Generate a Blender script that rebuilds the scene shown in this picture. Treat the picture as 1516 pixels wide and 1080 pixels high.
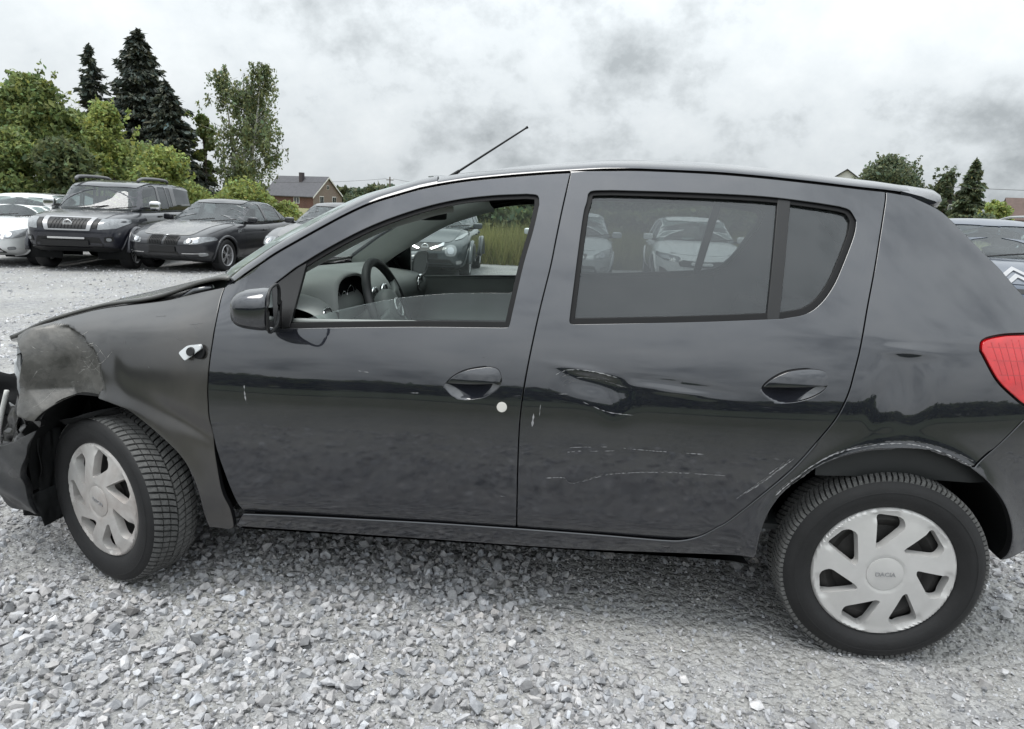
import bpy, bmesh, math, random
import numpy as np
from mathutils import Vector, Matrix, Euler
from mathutils.geometry import delaunay_2d_cdt
from mathutils.bvhtree import BVHTree

random.seed(7)
rng = np.random.default_rng(7)
sc = bpy.context.scene
for o in list(bpy.data.objects):
    bpy.data.objects.remove(o, do_unlink=True)
COL = sc.collection
rad = math.radians

# ------------------------------------------------------------------ camera
CAM_POS = Vector((0.3007, -2.8535, 1.3630))
def cam_matrix(yaw, pitch, roll):
    f = Vector((math.sin(yaw)*math.cos(pitch), math.cos(yaw)*math.cos(pitch), math.sin(pitch)))
    r = Vector((math.cos(yaw), -math.sin(yaw), 0)); u = r.cross(f)
    r2 = math.cos(roll)*r + math.sin(roll)*u; u2 = -math.sin(roll)*r + math.cos(roll)*u
    return Matrix((r2, u2, -f)).transposed()
cam_d = bpy.data.cameras.new('camera'); cam = bpy.data.objects.new('camera', cam_d); COL.objects.link(cam)
cam.matrix_world = Matrix.Translation(CAM_POS) @ cam_matrix(-.0983639, -.228206, .0438818).to_4x4()
cam_d.sensor_width = 36; cam_d.lens = 23.826
cam_d.clip_start = .05; cam_d.clip_end = 4000
sc.camera = cam

# ------------------------------------------------------------------ light: bright overcast sky, veiled high sun
SUN_EL, SUN_AZ = rad(74), rad(-125)         # high, over the left shoulder
world = bpy.data.worlds.new('World'); sc.world = world; world.use_nodes = True
wn = world.node_tree; wn.nodes.clear()
def WN(t, **k):
    n = wn.nodes.new(t)
    for a, b in k.items(): setattr(n, a, b)
    return n
def WM(op, a, b=None, c=None):
    n = WN('ShaderNodeMath', operation=op)
    for i, v in enumerate((a, b, c)):
        if v is None: continue
        if isinstance(v, (int, float)): n.inputs[i].default_value = v
        else: wn.links.new(v, n.inputs[i])
    return n.outputs[0]
wout = WN('ShaderNodeOutputWorld'); wbg = WN('ShaderNodeBackground'); wbg.inputs[1].default_value = .1
sky = WN('ShaderNodeTexSky', sky_type='NISHITA', sun_disc=False)
sky.sun_elevation = SUN_EL; sky.sun_rotation = SUN_AZ; sky.air_density = 1.0; sky.dust_density = 2.0
tc = WN('ShaderNodeTexCoord'); sp = WN('ShaderNodeSeparateXYZ'); wn.links.new(tc.outputs['Generated'], sp.inputs[0])
zc = WM('ADD', WM('MAXIMUM', sp.outputs[2], 0.0), .75)
uv = WN('ShaderNodeCombineXYZ')
wn.links.new(WM('DIVIDE', sp.outputs[0], zc), uv.inputs[0]); wn.links.new(WM('DIVIDE', sp.outputs[1], zc), uv.inputs[1])
uv.inputs[2].default_value = 3.4
def wnoise(scale, detail, rough, dist, off=(0, 0, 0)):
    m = WN('ShaderNodeMapping'); m.inputs['Location'].default_value = off
    wn.links.new(uv.outputs[0], m.inputs[0])
    n = WN('ShaderNodeTexNoise'); n.inputs['Scale'].default_value = scale; n.inputs['Detail'].default_value = detail
    n.inputs['Roughness'].default_value = rough; n.inputs['Distortion'].default_value = dist
    wn.links.new(m.outputs[0], n.inputs['Vector']); return n.outputs[0]
n1 = wnoise(3.1, 14, .60, 0, (12.2, 1.3, 0)); n2 = wnoise(9.5, 12, .62, 0, (1.2, 4.4, 2)); n3 = wnoise(1.2, 3, .5, 0, (12.2, 1.3, 5))
dens = WM('ADD', WM('ADD', WM('MULTIPLY', n1, .58), WM('MULTIPLY', n2, .26)), WM('MULTIPLY', n3, .29))
ramp = WN('ShaderNodeValToRGB'); cr = ramp.color_ramp
cr.elements[0].position = .44; cr.elements[0].color = (4.75, 4.98, 5.10, 1)
cr.elements[1].position = .68; cr.elements[1].color = (2.3, 2.5, 2.62, 1)
e = cr.elements.new(.51); e.color = (4.35, 4.6, 4.73, 1)
e = cr.elements.new(.58); e.color = (3.95, 4.22, 4.38, 1)
wn.links.new(dens, ramp.inputs[0])
thin = WN('ShaderNodeMapRange'); thin.inputs[1].default_value = .47; thin.inputs[2].default_value = .36; thin.inputs[3].default_value = .0; thin.inputs[4].default_value = .35
wn.links.new(dens, thin.inputs[0])
mixw = WN('ShaderNodeMix', data_type='RGBA'); wn.links.new(thin.outputs[0], mixw.inputs[0])
wn.links.new(ramp.outputs[0], mixw.inputs[6]); wn.links.new(sky.outputs[0], mixw.inputs[7])
# overcast skies brighten towards the zenith (CIE law)
cie = WM('MULTIPLY_ADD', WM('MAXIMUM', sp.outputs[2], 0.0), 1.7, .80)
vm = WN('ShaderNodeVectorMath', operation='SCALE'); wn.links.new(mixw.outputs[2], vm.inputs[0]); wn.links.new(cie, vm.inputs['Scale'])
wn.links.new(vm.outputs[0], wbg.inputs[0]); wn.links.new(wbg.outputs[0], wout.inputs[0])

sun_d = bpy.data.lights.new('sun', 'SUN'); sun_d.energy = 1.0; sun_d.angle = rad(30); sun_d.color = (1, .97, .92)
sun = bpy.data.objects.new('sun', sun_d); COL.objects.link(sun)
sdir = Vector((math.sin(SUN_AZ)*math.cos(SUN_EL), math.cos(SUN_AZ)*math.cos(SUN_EL), math.sin(SUN_EL)))
sun.rotation_euler = sdir.to_track_quat('Z', 'Y').to_euler()

sc.view_settings.view_transform = 'Standard'; sc.view_settings.look = 'None'
sc.view_settings.exposure = .95; sc.view_settings.gamma = 1; sc.view_settings.use_curve_mapping = False
sc.render.engine = 'CYCLES'; sc.cycles.max_bounces = 10; sc.cycles.transparent_max_bounces = 24
sc.cycles.diffuse_bounces = 3; sc.cycles.glossy_bounces = 4; sc.cycles.caustics_reflective = False; sc.cycles.caustics_refractive = False
sc.cycles.use_denoising = True
# ------------------------------------------------------------------ materials
MATS = {}
def nodes_of(m):
    m.use_nodes = True
    nt = m.node_tree; return nt, nt.nodes['Principled BSDF'], nt.nodes['Material Output']
def noise_node(nt, scale, detail=6, rough=.55, dist=0, coord='Object', stretch=None):
    tc = nt.nodes.new('ShaderNodeTexCoord'); src = tc.outputs[coord]
    if stretch:
        mp = nt.nodes.new('ShaderNodeMapping'); mp.inputs['Scale'].default_value = stretch
        nt.links.new(src, mp.inputs[0]); src = mp.outputs[0]
    n = nt.nodes.new('ShaderNodeTexNoise'); n.inputs['Scale'].default_value = scale; n.inputs['Detail'].default_value = detail
    n.inputs['Roughness'].default_value = rough; n.inputs['Distortion'].default_value = dist
    nt.links.new(src, n.inputs['Vector']); return n
def ramp_node(nt, fac, stops):
    r = nt.nodes.new('ShaderNodeValToRGB'); cr = r.color_ramp
    cr.elements[0].position = stops[0][0]; cr.elements[0].color = (*stops[0][1], 1)
    cr.elements[1].position = stops[-1][0]; cr.elements[1].color = (*stops[-1][1], 1)
    for p, c in stops[1:-1]:
        e = cr.elements.new(p); e.color = (*c, 1)
    nt.links.new(fac, r.inputs[0]); return r
def mat(name, col, rough=.5, metal=0, coat=0, coat_ior=1.5, coat_rough=.03, var=.15, vscale=6, bump=0, bscale=40,
        spec=.5, emit=None, dust=0, dustcol=(.30, .28, .25), dscale=3, stretch=None):
    if name in MATS: return MATS[name]
    m = bpy.data.materials.new(name); nt, b, out = nodes_of(m)
    col = tuple(col)
    n = noise_node(nt, vscale, stretch=stretch)
    r = ramp_node(nt, n.outputs[0], [(.25, tuple(c*(1-var) for c in col)), (.75, tuple(min(1, c*(1+var)) for c in col))])
    csrc = r.outputs[0]; b.inputs['Roughness'].default_value = rough
    if dust:
        d = noise_node(nt, dscale, 8, .62, .4)
        dr = ramp_node(nt, d.outputs[0], [(.38, (0, 0, 0)), (.75, (dust, dust, dust))])
        mx = nt.nodes.new('ShaderNodeMix'); mx.data_type = 'RGBA'
        nt.links.new(dr.outputs[0], mx.inputs[0]); nt.links.new(csrc, mx.inputs[6]); mx.inputs[7].default_value = (*dustcol, 1)
        csrc = mx.outputs[2]
        mr = nt.nodes.new('ShaderNodeMapRange'); mr.inputs[3].default_value = rough; mr.inputs[4].default_value = .9
        nt.links.new(dr.outputs[0], mr.inputs[0]); nt.links.new(mr.outputs[0], b.inputs['Roughness'])
        if coat:
            mc = nt.nodes.new('ShaderNodeMapRange'); mc.inputs[3].default_value = coat_rough; mc.inputs[4].default_value = coat_rough + .5
            nt.links.new(dr.outputs[0], mc.inputs[0]); nt.links.new(mc.outputs[0], b.inputs['Coat Roughness'])
    nt.links.new(csrc, b.inputs['Base Color'])
    b.inputs['Metallic'].default_value = metal; b.inputs['Specular IOR Level'].default_value = spec
    b.inputs['Coat Weight'].default_value = coat; b.inputs['Coat IOR'].default_value = coat_ior
    if not dust: b.inputs['Coat Roughness'].default_value = coat_rough
    if bump:
        bn = noise_node(nt, bscale, 5); bp = nt.nodes.new('ShaderNodeBump'); bp.inputs['Strength'].default_value = bump
        bp.inputs['Distance'].default_value = .01
        nt.links.new(bn.outputs[0], bp.inputs['Height']); nt.links.new(bp.outputs[0], b.inputs['Normal'])
    if emit:
        b.inputs['Emission Color'].default_value = (*emit[:3], 1); b.inputs['Emission Strength'].default_value = emit[3]
    MATS[name] = m; return m
def glass(name, tint=(.75, .8, .78), dusty=.06, ior=1.5, dcol=(.5, .53, .52), rough=.0, dscale=2.5):
    """thin pane: tinted see-through, mirror by Fresnel, a film of dust"""
    if name in MATS: return MATS[name]
    m = bpy.data.materials.new(name); m.use_nodes = True; nt = m.node_tree; nt.nodes.clear()
    N = nt.nodes.new; out = N('ShaderNodeOutputMaterial')
    tr = N('ShaderNodeBsdfTransparent'); tr.inputs[0].default_value = (*tint, 1)
    gl = N('ShaderNodeBsdfGlossy'); gl.inputs['Roughness'].default_value = rough; gl.inputs['Color'].default_value = (.95, .97, 1, 1)
    fr = N('ShaderNodeFresnel'); fr.inputs['IOR'].default_value = ior
    mx = N('ShaderNodeMixShader'); nt.links.new(fr.outputs[0], mx.inputs[0]); nt.links.new(tr.outputs[0], mx.inputs[1]); nt.links.new(gl.outputs[0], mx.inputs[2])
    df = N('ShaderNodeBsdfDiffuse'); df.inputs[0].default_value = (*dcol, 1)
    tl = N('ShaderNodeBsdfTranslucent'); tl.inputs[0].default_value = (*dcol, 1)
    dd = N('ShaderNodeMixShader'); dd.inputs[0].default_value = .4; nt.links.new(df.outputs[0], dd.inputs[1]); nt.links.new(tl.outputs[0], dd.inputs[2])
    n = noise_node(nt, dscale, 8, .65, .5)
    mr = N('ShaderNodeMapRange'); mr.inputs[1].default_value = .25; mr.inputs[2].default_value = .8
    mr.inputs[3].default_value = dusty*.6; mr.inputs[4].default_value = dusty*1.8
    nt.links.new(n.outputs[0], mr.inputs[0])
    m2 = N('ShaderNodeMixShader'); nt.links.new(mr.outputs[0], m2.inputs[0]); nt.links.new(mx.outputs[0], m2.inputs[1]); nt.links.new(dd.outputs[0], m2.inputs[2])
    nt.links.new(m2.outputs[0], out.inputs[0]); MATS[name] = m; return m

# ------------------------------------------------------------------ objects
def link(o, parent=None):
    COL.objects.link(o)
    if parent is not None: o.parent = parent
    return o
def tag(o, label=None, cat=None, group=None, kind=None):
    if label: o['label'] = label
    if cat: o['category'] = cat
    if group: o['group'] = group
    if kind: o['kind'] = kind
    return o
def empty(name, loc=(0, 0, 0), rz=0, label=None, cat=None, group=None, rot=None):
    o = bpy.data.objects.new(name, None); o.empty_display_size = .2
    o.location = loc; o.rotation_euler = rot if rot else (0, 0, rz)
    link(o); return tag(o, label, cat, group)
def meshobj(name, verts, faces, material, parent=None, smooth=True, normals=None, sharp=None):
    me = bpy.data.meshes.new(name)
    if isinstance(verts, np.ndarray): verts = verts.tolist()
    if isinstance(faces, np.ndarray): faces = faces.tolist()
    me.from_pydata(verts, [], faces); me.update()
    if smooth: me.polygons.foreach_set('use_smooth', [True]*len(me.polygons))
    if sharp: me.set_sharp_from_angle(angle=rad(sharp))
    if normals is not None: me.normals_split_custom_set_from_vertices([tuple(n) for n in normals])
    if material is not None:
        for mm in (material if isinstance(material, (list, tuple)) else [material]): me.materials.append(mm)
    return link(bpy.data.objects.new(name, me), parent)
def bmobj(name, bm, material, parent=None, smooth=False, sharp=None):
    me = bpy.data.meshes.new(name); bm.to_mesh(me); bm.free()
    if smooth or sharp: me.polygons.foreach_set('use_smooth', [True]*len(me.polygons))
    if sharp: me.set_sharp_from_angle(angle=rad(sharp))
    me.materials.append(material); return link(bpy.data.objects.new(name, me), parent)
class MB:
    """collects shapes that make up ONE part"""
    def __init__(s): s.v = []; s.f = []
    def add(s, v, f):
        k = len(s.v); s.v += [tuple(map(float, q)) for q in v]; s.f += [tuple(int(i)+k for i in q) for q in f]; return s
    def box(s, c, d, rot=None, taper=1):
        v = []
        for z in (-1, 1):
            t = taper if z > 0 else 1
            for x, y in ((-1, -1), (1, -1), (1, 1), (-1, 1)):
                q = Vector((x*d[0]/2*t, y*d[1]/2*t, z*d[2]/2))
                if rot is not None: q = rot @ q
                v.append(q + Vector(c))
        return s.add(v, [(0, 3, 2, 1), (4, 5, 6, 7), (0, 1, 5, 4), (1, 2, 6, 5), (2, 3, 7, 6), (3, 0, 4, 7)])
    def tube(s, pts, r, n=8, cap=True):
        pts = [Vector(q) for q in pts]; rs = r if hasattr(r, '__len__') else [r]*len(pts)
        v = []; f = []; up = Vector((0, 0, 1))
        for i, q in enumerate(pts):
            t = (pts[min(i+1, len(pts)-1)] - pts[max(i-1, 0)]).normalized()
            a = t.cross(up)
            if a.length < .05: a = t.cross(Vector((0, 1, 0)))
            a.normalize(); b = t.cross(a)
            for k in range(n):
                th = 2*math.pi*k/n; v.append(q + (a*math.cos(th) + b*math.sin(th))*rs[i])
        for i in range(len(pts)-1):
            for k in range(n):
                f.append((i*n+k, i*n+(k+1) % n, (i+1)*n+(k+1) % n, (i+1)*n+k))
        if cap: f.append(tuple(range(n-1, -1, -1))); f.append(tuple((len(pts)-1)*n+k for k in range(n)))
        return s.add(v, f)
    def lathe(s, prof, n=48, axis='y', c=(0, 0, 0), closed=False):
        v = []; f = []; m = len(prof)
        for k in range(n):
            th = 2*math.pi*k/n
            for r, h in prof:
                q = (r*math.cos(th), h, r*math.sin(th)) if axis == 'y' else (r*math.cos(th), r*math.sin(th), h) if axis == 'z' else (h, r*math.cos(th), r*math.sin(th))
                v.append((q[0]+c[0], q[1]+c[1], q[2]+c[2]))
        for k in range(n):
            k2 = (k+1) % n
            for i in range(m-1 + (1 if closed else 0)):
                j = (i+1) % m; f.append((k*m+i, k*m+j, k2*m+j, k2*m+i))
        return s.add(v, f)
    def grid(s, P):
        P = np.asarray(P); a, b = P.shape[:2]
        idx = np.arange(a*b).reshape(a, b)
        f = np.stack([idx[:-1, :-1], idx[1:, :-1], idx[1:, 1:], idx[:-1, 1:]], -1).reshape(-1, 4)
        return s.add(P.reshape(-1, 3), f)
    def prism(s, poly, h0, h1, axes='xz'):
        """closed outline extruded along the remaining axis"""
        n = len(poly); v = []
        for h in (h0, h1):
            for a, b in poly:
                v.append({'xz': (a, h, b), 'yz': (h, a, b), 'xy': (a, b, h)}[axes])
        f = [tuple(range(n)), tuple(range(2*n-1, n-1, -1))] + [(i, i+n, (i+1) % n+n, (i+1) % n) for i in range(n)]
        return s.add(v, f)
    def build(s, name, material, parent=None, smooth=False, sharp=None, fix=True, bevel=0, subsurf=0):
        me = bpy.data.meshes.new(name); me.from_pydata(s.v, [], s.f); me.update()
        if fix or bevel:
            bm = bmesh.new(); bm.from_mesh(me)
            if bevel: bmesh.ops.bevel(bm, geom=[e for e in bm.edges if e.is_manifold and e.calc_face_angle(0) > .5], offset=bevel, segments=2, affect='EDGES', profile=.6)
            bmesh.ops.recalc_face_normals(bm, faces=bm.faces); bm.to_mesh(me); bm.free()
        if smooth or sharp or bevel: me.polygons.foreach_set('use_smooth', [True]*len(me.polygons))
        if sharp or bevel: me.set_sharp_from_angle(angle=rad(sharp or 40))
        me.materials.append(material); o = link(bpy.data.objects.new(name, me), parent)
        if subsurf:
            md = o.modifiers.new('sub', 'SUBSURF'); md.levels = md.render_levels = subsurf
        return o
def copy_tree(o, parent=None):
    c = o.copy(); COL.objects.link(c); c.parent = parent
    if parent is not None: c.matrix_parent_inverse = o.matrix_parent_inverse.copy()
    for ch in list(o.children): copy_tree(ch, c)
    return c
# ------------------------------------------------------------------ 2-D outlines
def catmull(pts, step=.015):
    P = np.asarray(pts, float)
    if len(P) < 3: 
        L = np.linalg.norm(P[1]-P[0]); n = max(1, int(round(L/step)))
        return np.array([P[0] + (P[1]-P[0])*i/n for i in range(n+1)])
    Q = np.vstack([2*P[0]-P[1], P, 2*P[-1]-P[-2]]); out = []
    for i in range(1, len(Q)-2):
        p0, p1, p2, p3 = Q[i-1], Q[i], Q[i+1], Q[i+2]
        n = max(1, int(math.ceil(np.linalg.norm(p2-p1)/step)))
        for k in range(n):
            t = k/n
            out.append(.5*((2*p1) + (-p0+p2)*t + (2*p0-5*p1+4*p2-p3)*t*t + (-p0+3*p1-3*p2+p3)*t**3))
    out.append(P[-1]); return np.array(out)
def loop(*segs, step=.015):
    """closed outline from smooth segments that meet in corners"""
    out = []
    for i, s in enumerate(segs):
        c = catmull(s, step)
        if out and np.linalg.norm(out[-1]-c[0]) < 1e-4: c = c[1:]
        elif out:
            c = np.vstack([catmull([out[-1], c[0]], step)[1:-1], c]) if np.linalg.norm(out[-1]-c[0]) > step*1.5 else c
        out += list(c)
    if np.linalg.norm(out[-1]-out[0]) < 1e-4: out = out[:-1]
    elif np.linalg.norm(out[-1]-out[0]) > step*1.5: out += list(catmull([out[-1], out[0]], step)[1:-1])
    P = np.array(out); x, y = P.T
    A = .5*np.sum(x*np.roll(y, -1) - np.roll(x, -1)*y)
    return P if A > 0 else P[::-1]
def rloop(pts, r=.02, step=.012, n=5):
    """polygon with rounded corners"""
    P = np.asarray(pts, float); m = len(P); out = []
    rr = r if hasattr(r, '__len__') else [r]*m
    for i in range(m):
        a, b, c = P[i-1], P[i], P[(i+1) % m]
        u = (a-b); v = (c-b); lu, lv = np.linalg.norm(u), np.linalg.norm(v); k = min(rr[i], lu*.45, lv*.45)
        p0 = b+u/lu*k; p1 = b+v/lv*k
        for t in np.linspace(0, 1, n): out.append((1-t)**2*p0 + 2*t*(1-t)*b + t*t*p1)
    out = np.array(out); res = []
    for i in range(len(out)):
        a, b = out[i], out[(i+1) % len(out)]; L = np.linalg.norm(b-a)
        if L < 1e-5: continue
        k = max(1, int(round(L/step)))
        for t in range(k): res.append(a+(b-a)*t/k)
    P = np.array(res); x, y = P.T
    A = .5*np.sum(x*np.roll(y, -1) - np.roll(x, -1)*y)
    return P if A > 0 else P[::-1]
def offset(P, d):
    """move a counter-clockwise outline inwards by d"""
    a = np.roll(P, 1, 0); b = np.roll(P, -1, 0)
    def nrm(e):
        n = np.stack([-e[:, 1], e[:, 0]], -1); return n/np.maximum(np.linalg.norm(n, axis=1), 1e-9)[:, None]
    n1 = nrm(P-a); n2 = nrm(b-P); n = n1+n2; l2 = np.maximum((n*n).sum(1), .5)
    return P + n*(2*d/l2)[:, None]
def inside(P, Q):
    x, y = Q[:, 0][:, None], Q[:, 1][:, None]
    x0, y0 = P[:, 0][None], P[:, 1][None]; x1, y1 = np.roll(P[:, 0], -1)[None], np.roll(P[:, 1], -1)[None]
    c = ((y0 > y) != (y1 > y)) & (x < (x1-x0)*(y-y0)/np.where(y1 == y0, 1e-12, y1-y0)+x0)
    return c.sum(1) % 2 == 1
def bdist(P, Q):
    d = np.full(len(Q), 9.)
    for i in range(0, len(P), 64):
        d = np.minimum(d, np.sqrt(((Q[:, None]-P[None, i:i+64])**2).sum(-1)).min(1))
    return d
def cdt(loops, grid):
    """triangulate the area between the first loop and the holes, on a regular grid"""
    o = loops[0]; lo, hi = o.min(0), o.max(0)
    gx, gy = np.meshgrid(np.arange(lo[0]+grid*.37, hi[0], grid), np.arange(lo[1]+grid*.41, hi[1], grid), indexing='ij')
    Q = np.stack([gx.ravel(), gy.ravel()], -1)
    k = inside(o, Q) & (bdist(o, Q) > grid*.55)
    for h in loops[1:]: k &= ~inside(h, Q) & (bdist(h, Q) > grid*.55)
    Q = Q[k]; V = []; E = []
    for L in loops:
        b = len(V); V += [Vector((float(a), float(c))) for a, c in L]; E += [(b+i, b+(i+1) % len(L)) for i in range(len(L))]
    nb = len(V); V += [Vector((float(a), float(c))) for a, c in Q]
    r = delaunay_2d_cdt(V, E, [], 0, 1e-6)
    v2 = np.array([(q.x, q.y) for q in r[0]]); f = [tuple(t) for t in r[2]]
    ce = np.array([v2[list(t)].mean(0) for t in f]); ok = inside(o, ce)
    for h in loops[1:]: ok &= ~inside(h, ce)
    f = [t for t, k in zip(f, ok) if k]
    used = sorted({i for t in f for i in t}); mp = {j: i for i, j in enumerate(used)}
    v2 = v2[used]; f = [tuple(mp[i] for i in t) for t in f]
    ff = []
    for t in f:
        a = sum(v2[t[i]][0]*v2[t[(i+1) % len(t)]][1] - v2[t[(i+1) % len(t)]][0]*v2[t[i]][1] for i in range(len(t)))
        ff.append(t if a > 0 else t[::-1])
    return v2, ff
def text_mesh(txt, size, name='lettering', extrude=.001):
    cu = bpy.data.curves.new(name, 'FONT'); cu.body = txt; cu.size = size; cu.align_x = 'CENTER'; cu.align_y = 'CENTER'; cu.extrude = extrude
    o = bpy.data.objects.new(name, cu); COL.objects.link(o)
    dg = bpy.context.evaluated_depsgraph_get(); me = bpy.data.meshes.new_from_object(o.evaluated_get(dg))
    bpy.data.objects.remove(o, do_unlink=True); me.name = name; return me
# ------------------------------------------------------------------ ground
FA, FB = .01325, -.00572
def hgt(x, y):
    x = np.asarray(x, float); y = np.asarray(y, float)
    dx = np.maximum(np.abs(x) - 2.3, 0); dy = np.maximum(np.maximum(y - 1.2, -1.6 - y), 0)
    t = np.clip((np.hypot(dx, dy)) / 3.5, 0, 1); t = t*t*(3-2*t)
    far = FA*x + FB*y
    und = .012*np.sin(x*.9+1.3)*np.sin(y*.7+.4) + .008*np.sin(x*2.1+y*1.4)
    fd = np.exp(-np.hypot(x, y)/60)
    return t*((far + und)*fd + (1-fd)*(-.35))
def gz(x, y): return float(hgt(x, y))
def vnoise(x, y, s, seed=0):
    """cheap smooth value noise"""
    x = np.asarray(x)*s; y = np.asarray(y)*s
    xi = np.floor(x).astype(int); yi = np.floor(y).astype(int); u = x-xi; v = y-yi
    u = u*u*(3-2*u); v = v*v*(3-2*v)
    def h(a, b):
        n = (a*374761393 + b*668265263 + seed*144665) & 0x7fffffff
        n = (n ^ (n >> 13))*1274126177 & 0x7fffffff
        return ((n ^ (n >> 16)) & 0xffff)/65535.
    return (h(xi, yi)*(1-u)+h(xi+1, yi)*u)*(1-v) + (h(xi, yi+1)*(1-u)+h(xi+1, yi+1)*u)*v
def loose(x, y):
    """how many loose stones lie here (1 heap, 0 packed dust)"""
    d = .62 + .55*(vnoise(x, y, 2.1, 3)-.5) + .45*(vnoise(x, y, 5., 8)-.5)
    def g(cx, cy, sx, sy): return np.exp(-((x-cx)/sx)**2 - ((y-cy)/sy)**2)
    d = d - .85*g(.62, -.50, .42, .21) - .8*g(1.0, -.76, .5, .25) - .75*g(1.6, -.95, .6, .4) - .6*g(1.95, -.45, .6, .4) - .5*g(.5, -.86, .36, .14) - .35*g(-.9, -.95, .4, .14)
    d = d - .65*g(-1.72, -.66, .38, .2) - .4*g(-2.6, -.1, .9, .4) - .3*g(-4, 1.5, 1.5, .8)
    d = d + .4*g(-.45, -.62, .7, .22) + .4*g(-.4, -1.15, .9, .35) + .35*g(.7, -1.3, .8, .2) + .35*g(1.0, -.33, .25, .14) + .15*g(1.2, -1.45, .5, .2)
    return np.clip(d, .04, 1)
def ground_material():
    m = bpy.data.materials.new('gravel_ground'); nt, b, out = nodes_of(m); N = nt.nodes.new; L = nt.links.new
    tc = N('ShaderNodeTexCoord')
    def vor(scale, feat='F1', col=False):
        v = N('ShaderNodeTexVoronoi'); v.feature = feat; v.inputs['Scale'].default_value = scale; L(tc.outputs['Object'], v.inputs['Vector']); return v
    v1 = vor(32); v2 = vor(95); v3 = vor(14)
    big = noise_node(nt, .55, 6, .6, .6); mid = noise_node(nt, 3.2, 7, .62, .3)
    sep = N('ShaderNodeSeparateColor'); L(v1.outputs['Color'], sep.inputs[0])
    sep2 = N('ShaderNodeSeparateColor'); L(v2.outputs['Color'], sep2.inputs[0])
    c1 = ramp_node(nt, sep.outputs[0], [(0, (.27, .272, .285)), (.5, (.36, .362, .37)), (1, (.47, .472, .475))])
    c2 = ramp_node(nt, sep2.outputs[1], [(0, (.31, .31, .308)), (1, (.44, .438, .432))])
    mk = ramp_node(nt, mid.outputs[0], [(.42, (0, 0, 0)), (.58, (1, 1, 1))])
    mx = N('ShaderNodeMix'); mx.data_type = 'RGBA'; L(mk.outputs[0], mx.inputs[0]); L(c1.outputs[0], mx.inputs[6]); L(c2.outputs[0], mx.inputs[7])
    tint = ramp_node(nt, big.outputs[0], [(.3, (.80, .80, .80)), (.5, (.95, .945, .93)), (.7, (1.08, 1.07, 1.05))])
    mu = N('ShaderNodeMix'); mu.data_type = 'RGBA'; mu.blend_type = 'MULTIPLY'; mu.inputs[0].default_value = 1
    L(mx.outputs[2], mu.inputs[6]); L(tint.outputs[0], mu.inputs[7])
    # the yard ends in rough grass behind the camera
    sx = N('ShaderNodeSeparateXYZ'); L(tc.outputs['Object'], sx.inputs[0]); ed = noise_node(nt, 1.1, 8, .68, .4)
    ma = N('ShaderNodeMath'); ma.operation = 'MULTIPLY_ADD'; L(ed.outputs[0], ma.inputs[0]); ma.inputs[1].default_value = 1.7; L(sx.outputs[1], ma.inputs[2])
    mr = N('ShaderNodeMapRange'); mr.inputs[1].default_value = -.9; mr.inputs[2].default_value = -4.6; L(ma.outputs[0], mr.inputs[0])
    gn = noise_node(nt, 9, 8, .7); gc = ramp_node(nt, gn.outputs[0], [(.3, (.075, .085, .055)), (.7, (.17, .175, .125))])
    mg = N('ShaderNodeMix'); mg.data_type = 'RGBA'; L(mr.outputs[0], mg.inputs[0]); L(mu.outputs[2], mg.inputs[6]); L(gc.outputs[0], mg.inputs[7]); L(mg.outputs[2], b.inputs['Base Color'])
    b.inputs['Roughness'].default_value = .95; b.inputs['Specular IOR Level'].default_value = .2
    a = N('ShaderNodeMath'); a.operation = 'MULTIPLY_ADD'; L(v1.outputs['Distance'], a.inputs[0]); a.inputs[1].default_value = -1.0
    s = N('ShaderNodeMath'); s.operation = 'MULTIPLY'; L(v2.outputs['Distance'], s.inputs[0]); s.inputs[1].default_value = -.35; L(s.outputs[0], a.inputs[2])
    bp = N('ShaderNodeBump'); bp.inputs['Strength'].default_value = .9; bp.inputs['Distance'].default_value = .022
    L(a.outputs[0], bp.inputs['Height']); L(bp.outputs[0], b.inputs['Normal'])
    return m
def make_ground():
    t = np.linspace(-1, 1, 150); c = np.sinh(t*6.2)/np.sinh(6.2)*1500
    X, Y = np.meshgrid(c, c + 3, indexing='ij')
    Z = hgt(X, Y)
    P = np.stack([X, Y, Z - .009], -1)
    tag(MB().grid(P).build('ground', ground_material(), smooth=True), kind='structure')
make_ground()

# loose crushed stone
def stone_shapes(n, npts):
    out = []
    r = np.random.default_rng(3)
    while len(out) < n:
        q = r.normal(size=(npts, 3)); q /= np.linalg.norm(q, axis=1)[:, None]
        q *= (r.uniform(.72, 1.0, (npts, 1))); q *= np.array([1, r.uniform(.65, .95), r.uniform(.45, .75)])
        bm = bmesh.new(); vs = [bm.verts.new(p) for p in q]
        res = bmesh.ops.convex_hull(bm, input=vs)
        for v in [v for v in bm.verts if not v.link_faces]: bm.verts.remove(v)
        bmesh.ops.triangulate(bm, faces=bm.faces); bmesh.ops.recalc_face_normals(bm, faces=bm.faces)
        bm.verts.index_update()
        out.append((np.array([v.co[:] for v in bm.verts]), np.array([[v.index for v in f.verts] for f in bm.faces]))); bm.free()
    return out
def rand_rot(n, r, tilt=1.0):
    a = r.uniform(0, 2*np.pi, n); b = r.normal(0, .45*tilt, n); c = r.normal(0, .45*tilt, n)
    ca, sa, cb, sb, cc, s_ = np.cos(a), np.sin(a), np.cos(b), np.sin(b), np.cos(c), np.sin(c)
    R = np.zeros((n, 3, 3))
    R[:, 0, 0] = ca*cb; R[:, 0, 1] = ca*sb*s_-sa*cc; R[:, 0, 2] = ca*sb*cc+sa*s_
    R[:, 1, 0] = sa*cb; R[:, 1, 1] = sa*sb*s_+ca*cc; R[:, 1, 2] = sa*sb*cc-ca*s_
    R[:, 2, 0] = -sb; R[:, 2, 1] = cb*s_; R[:, 2, 2] = cb*cc
    return R
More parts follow.
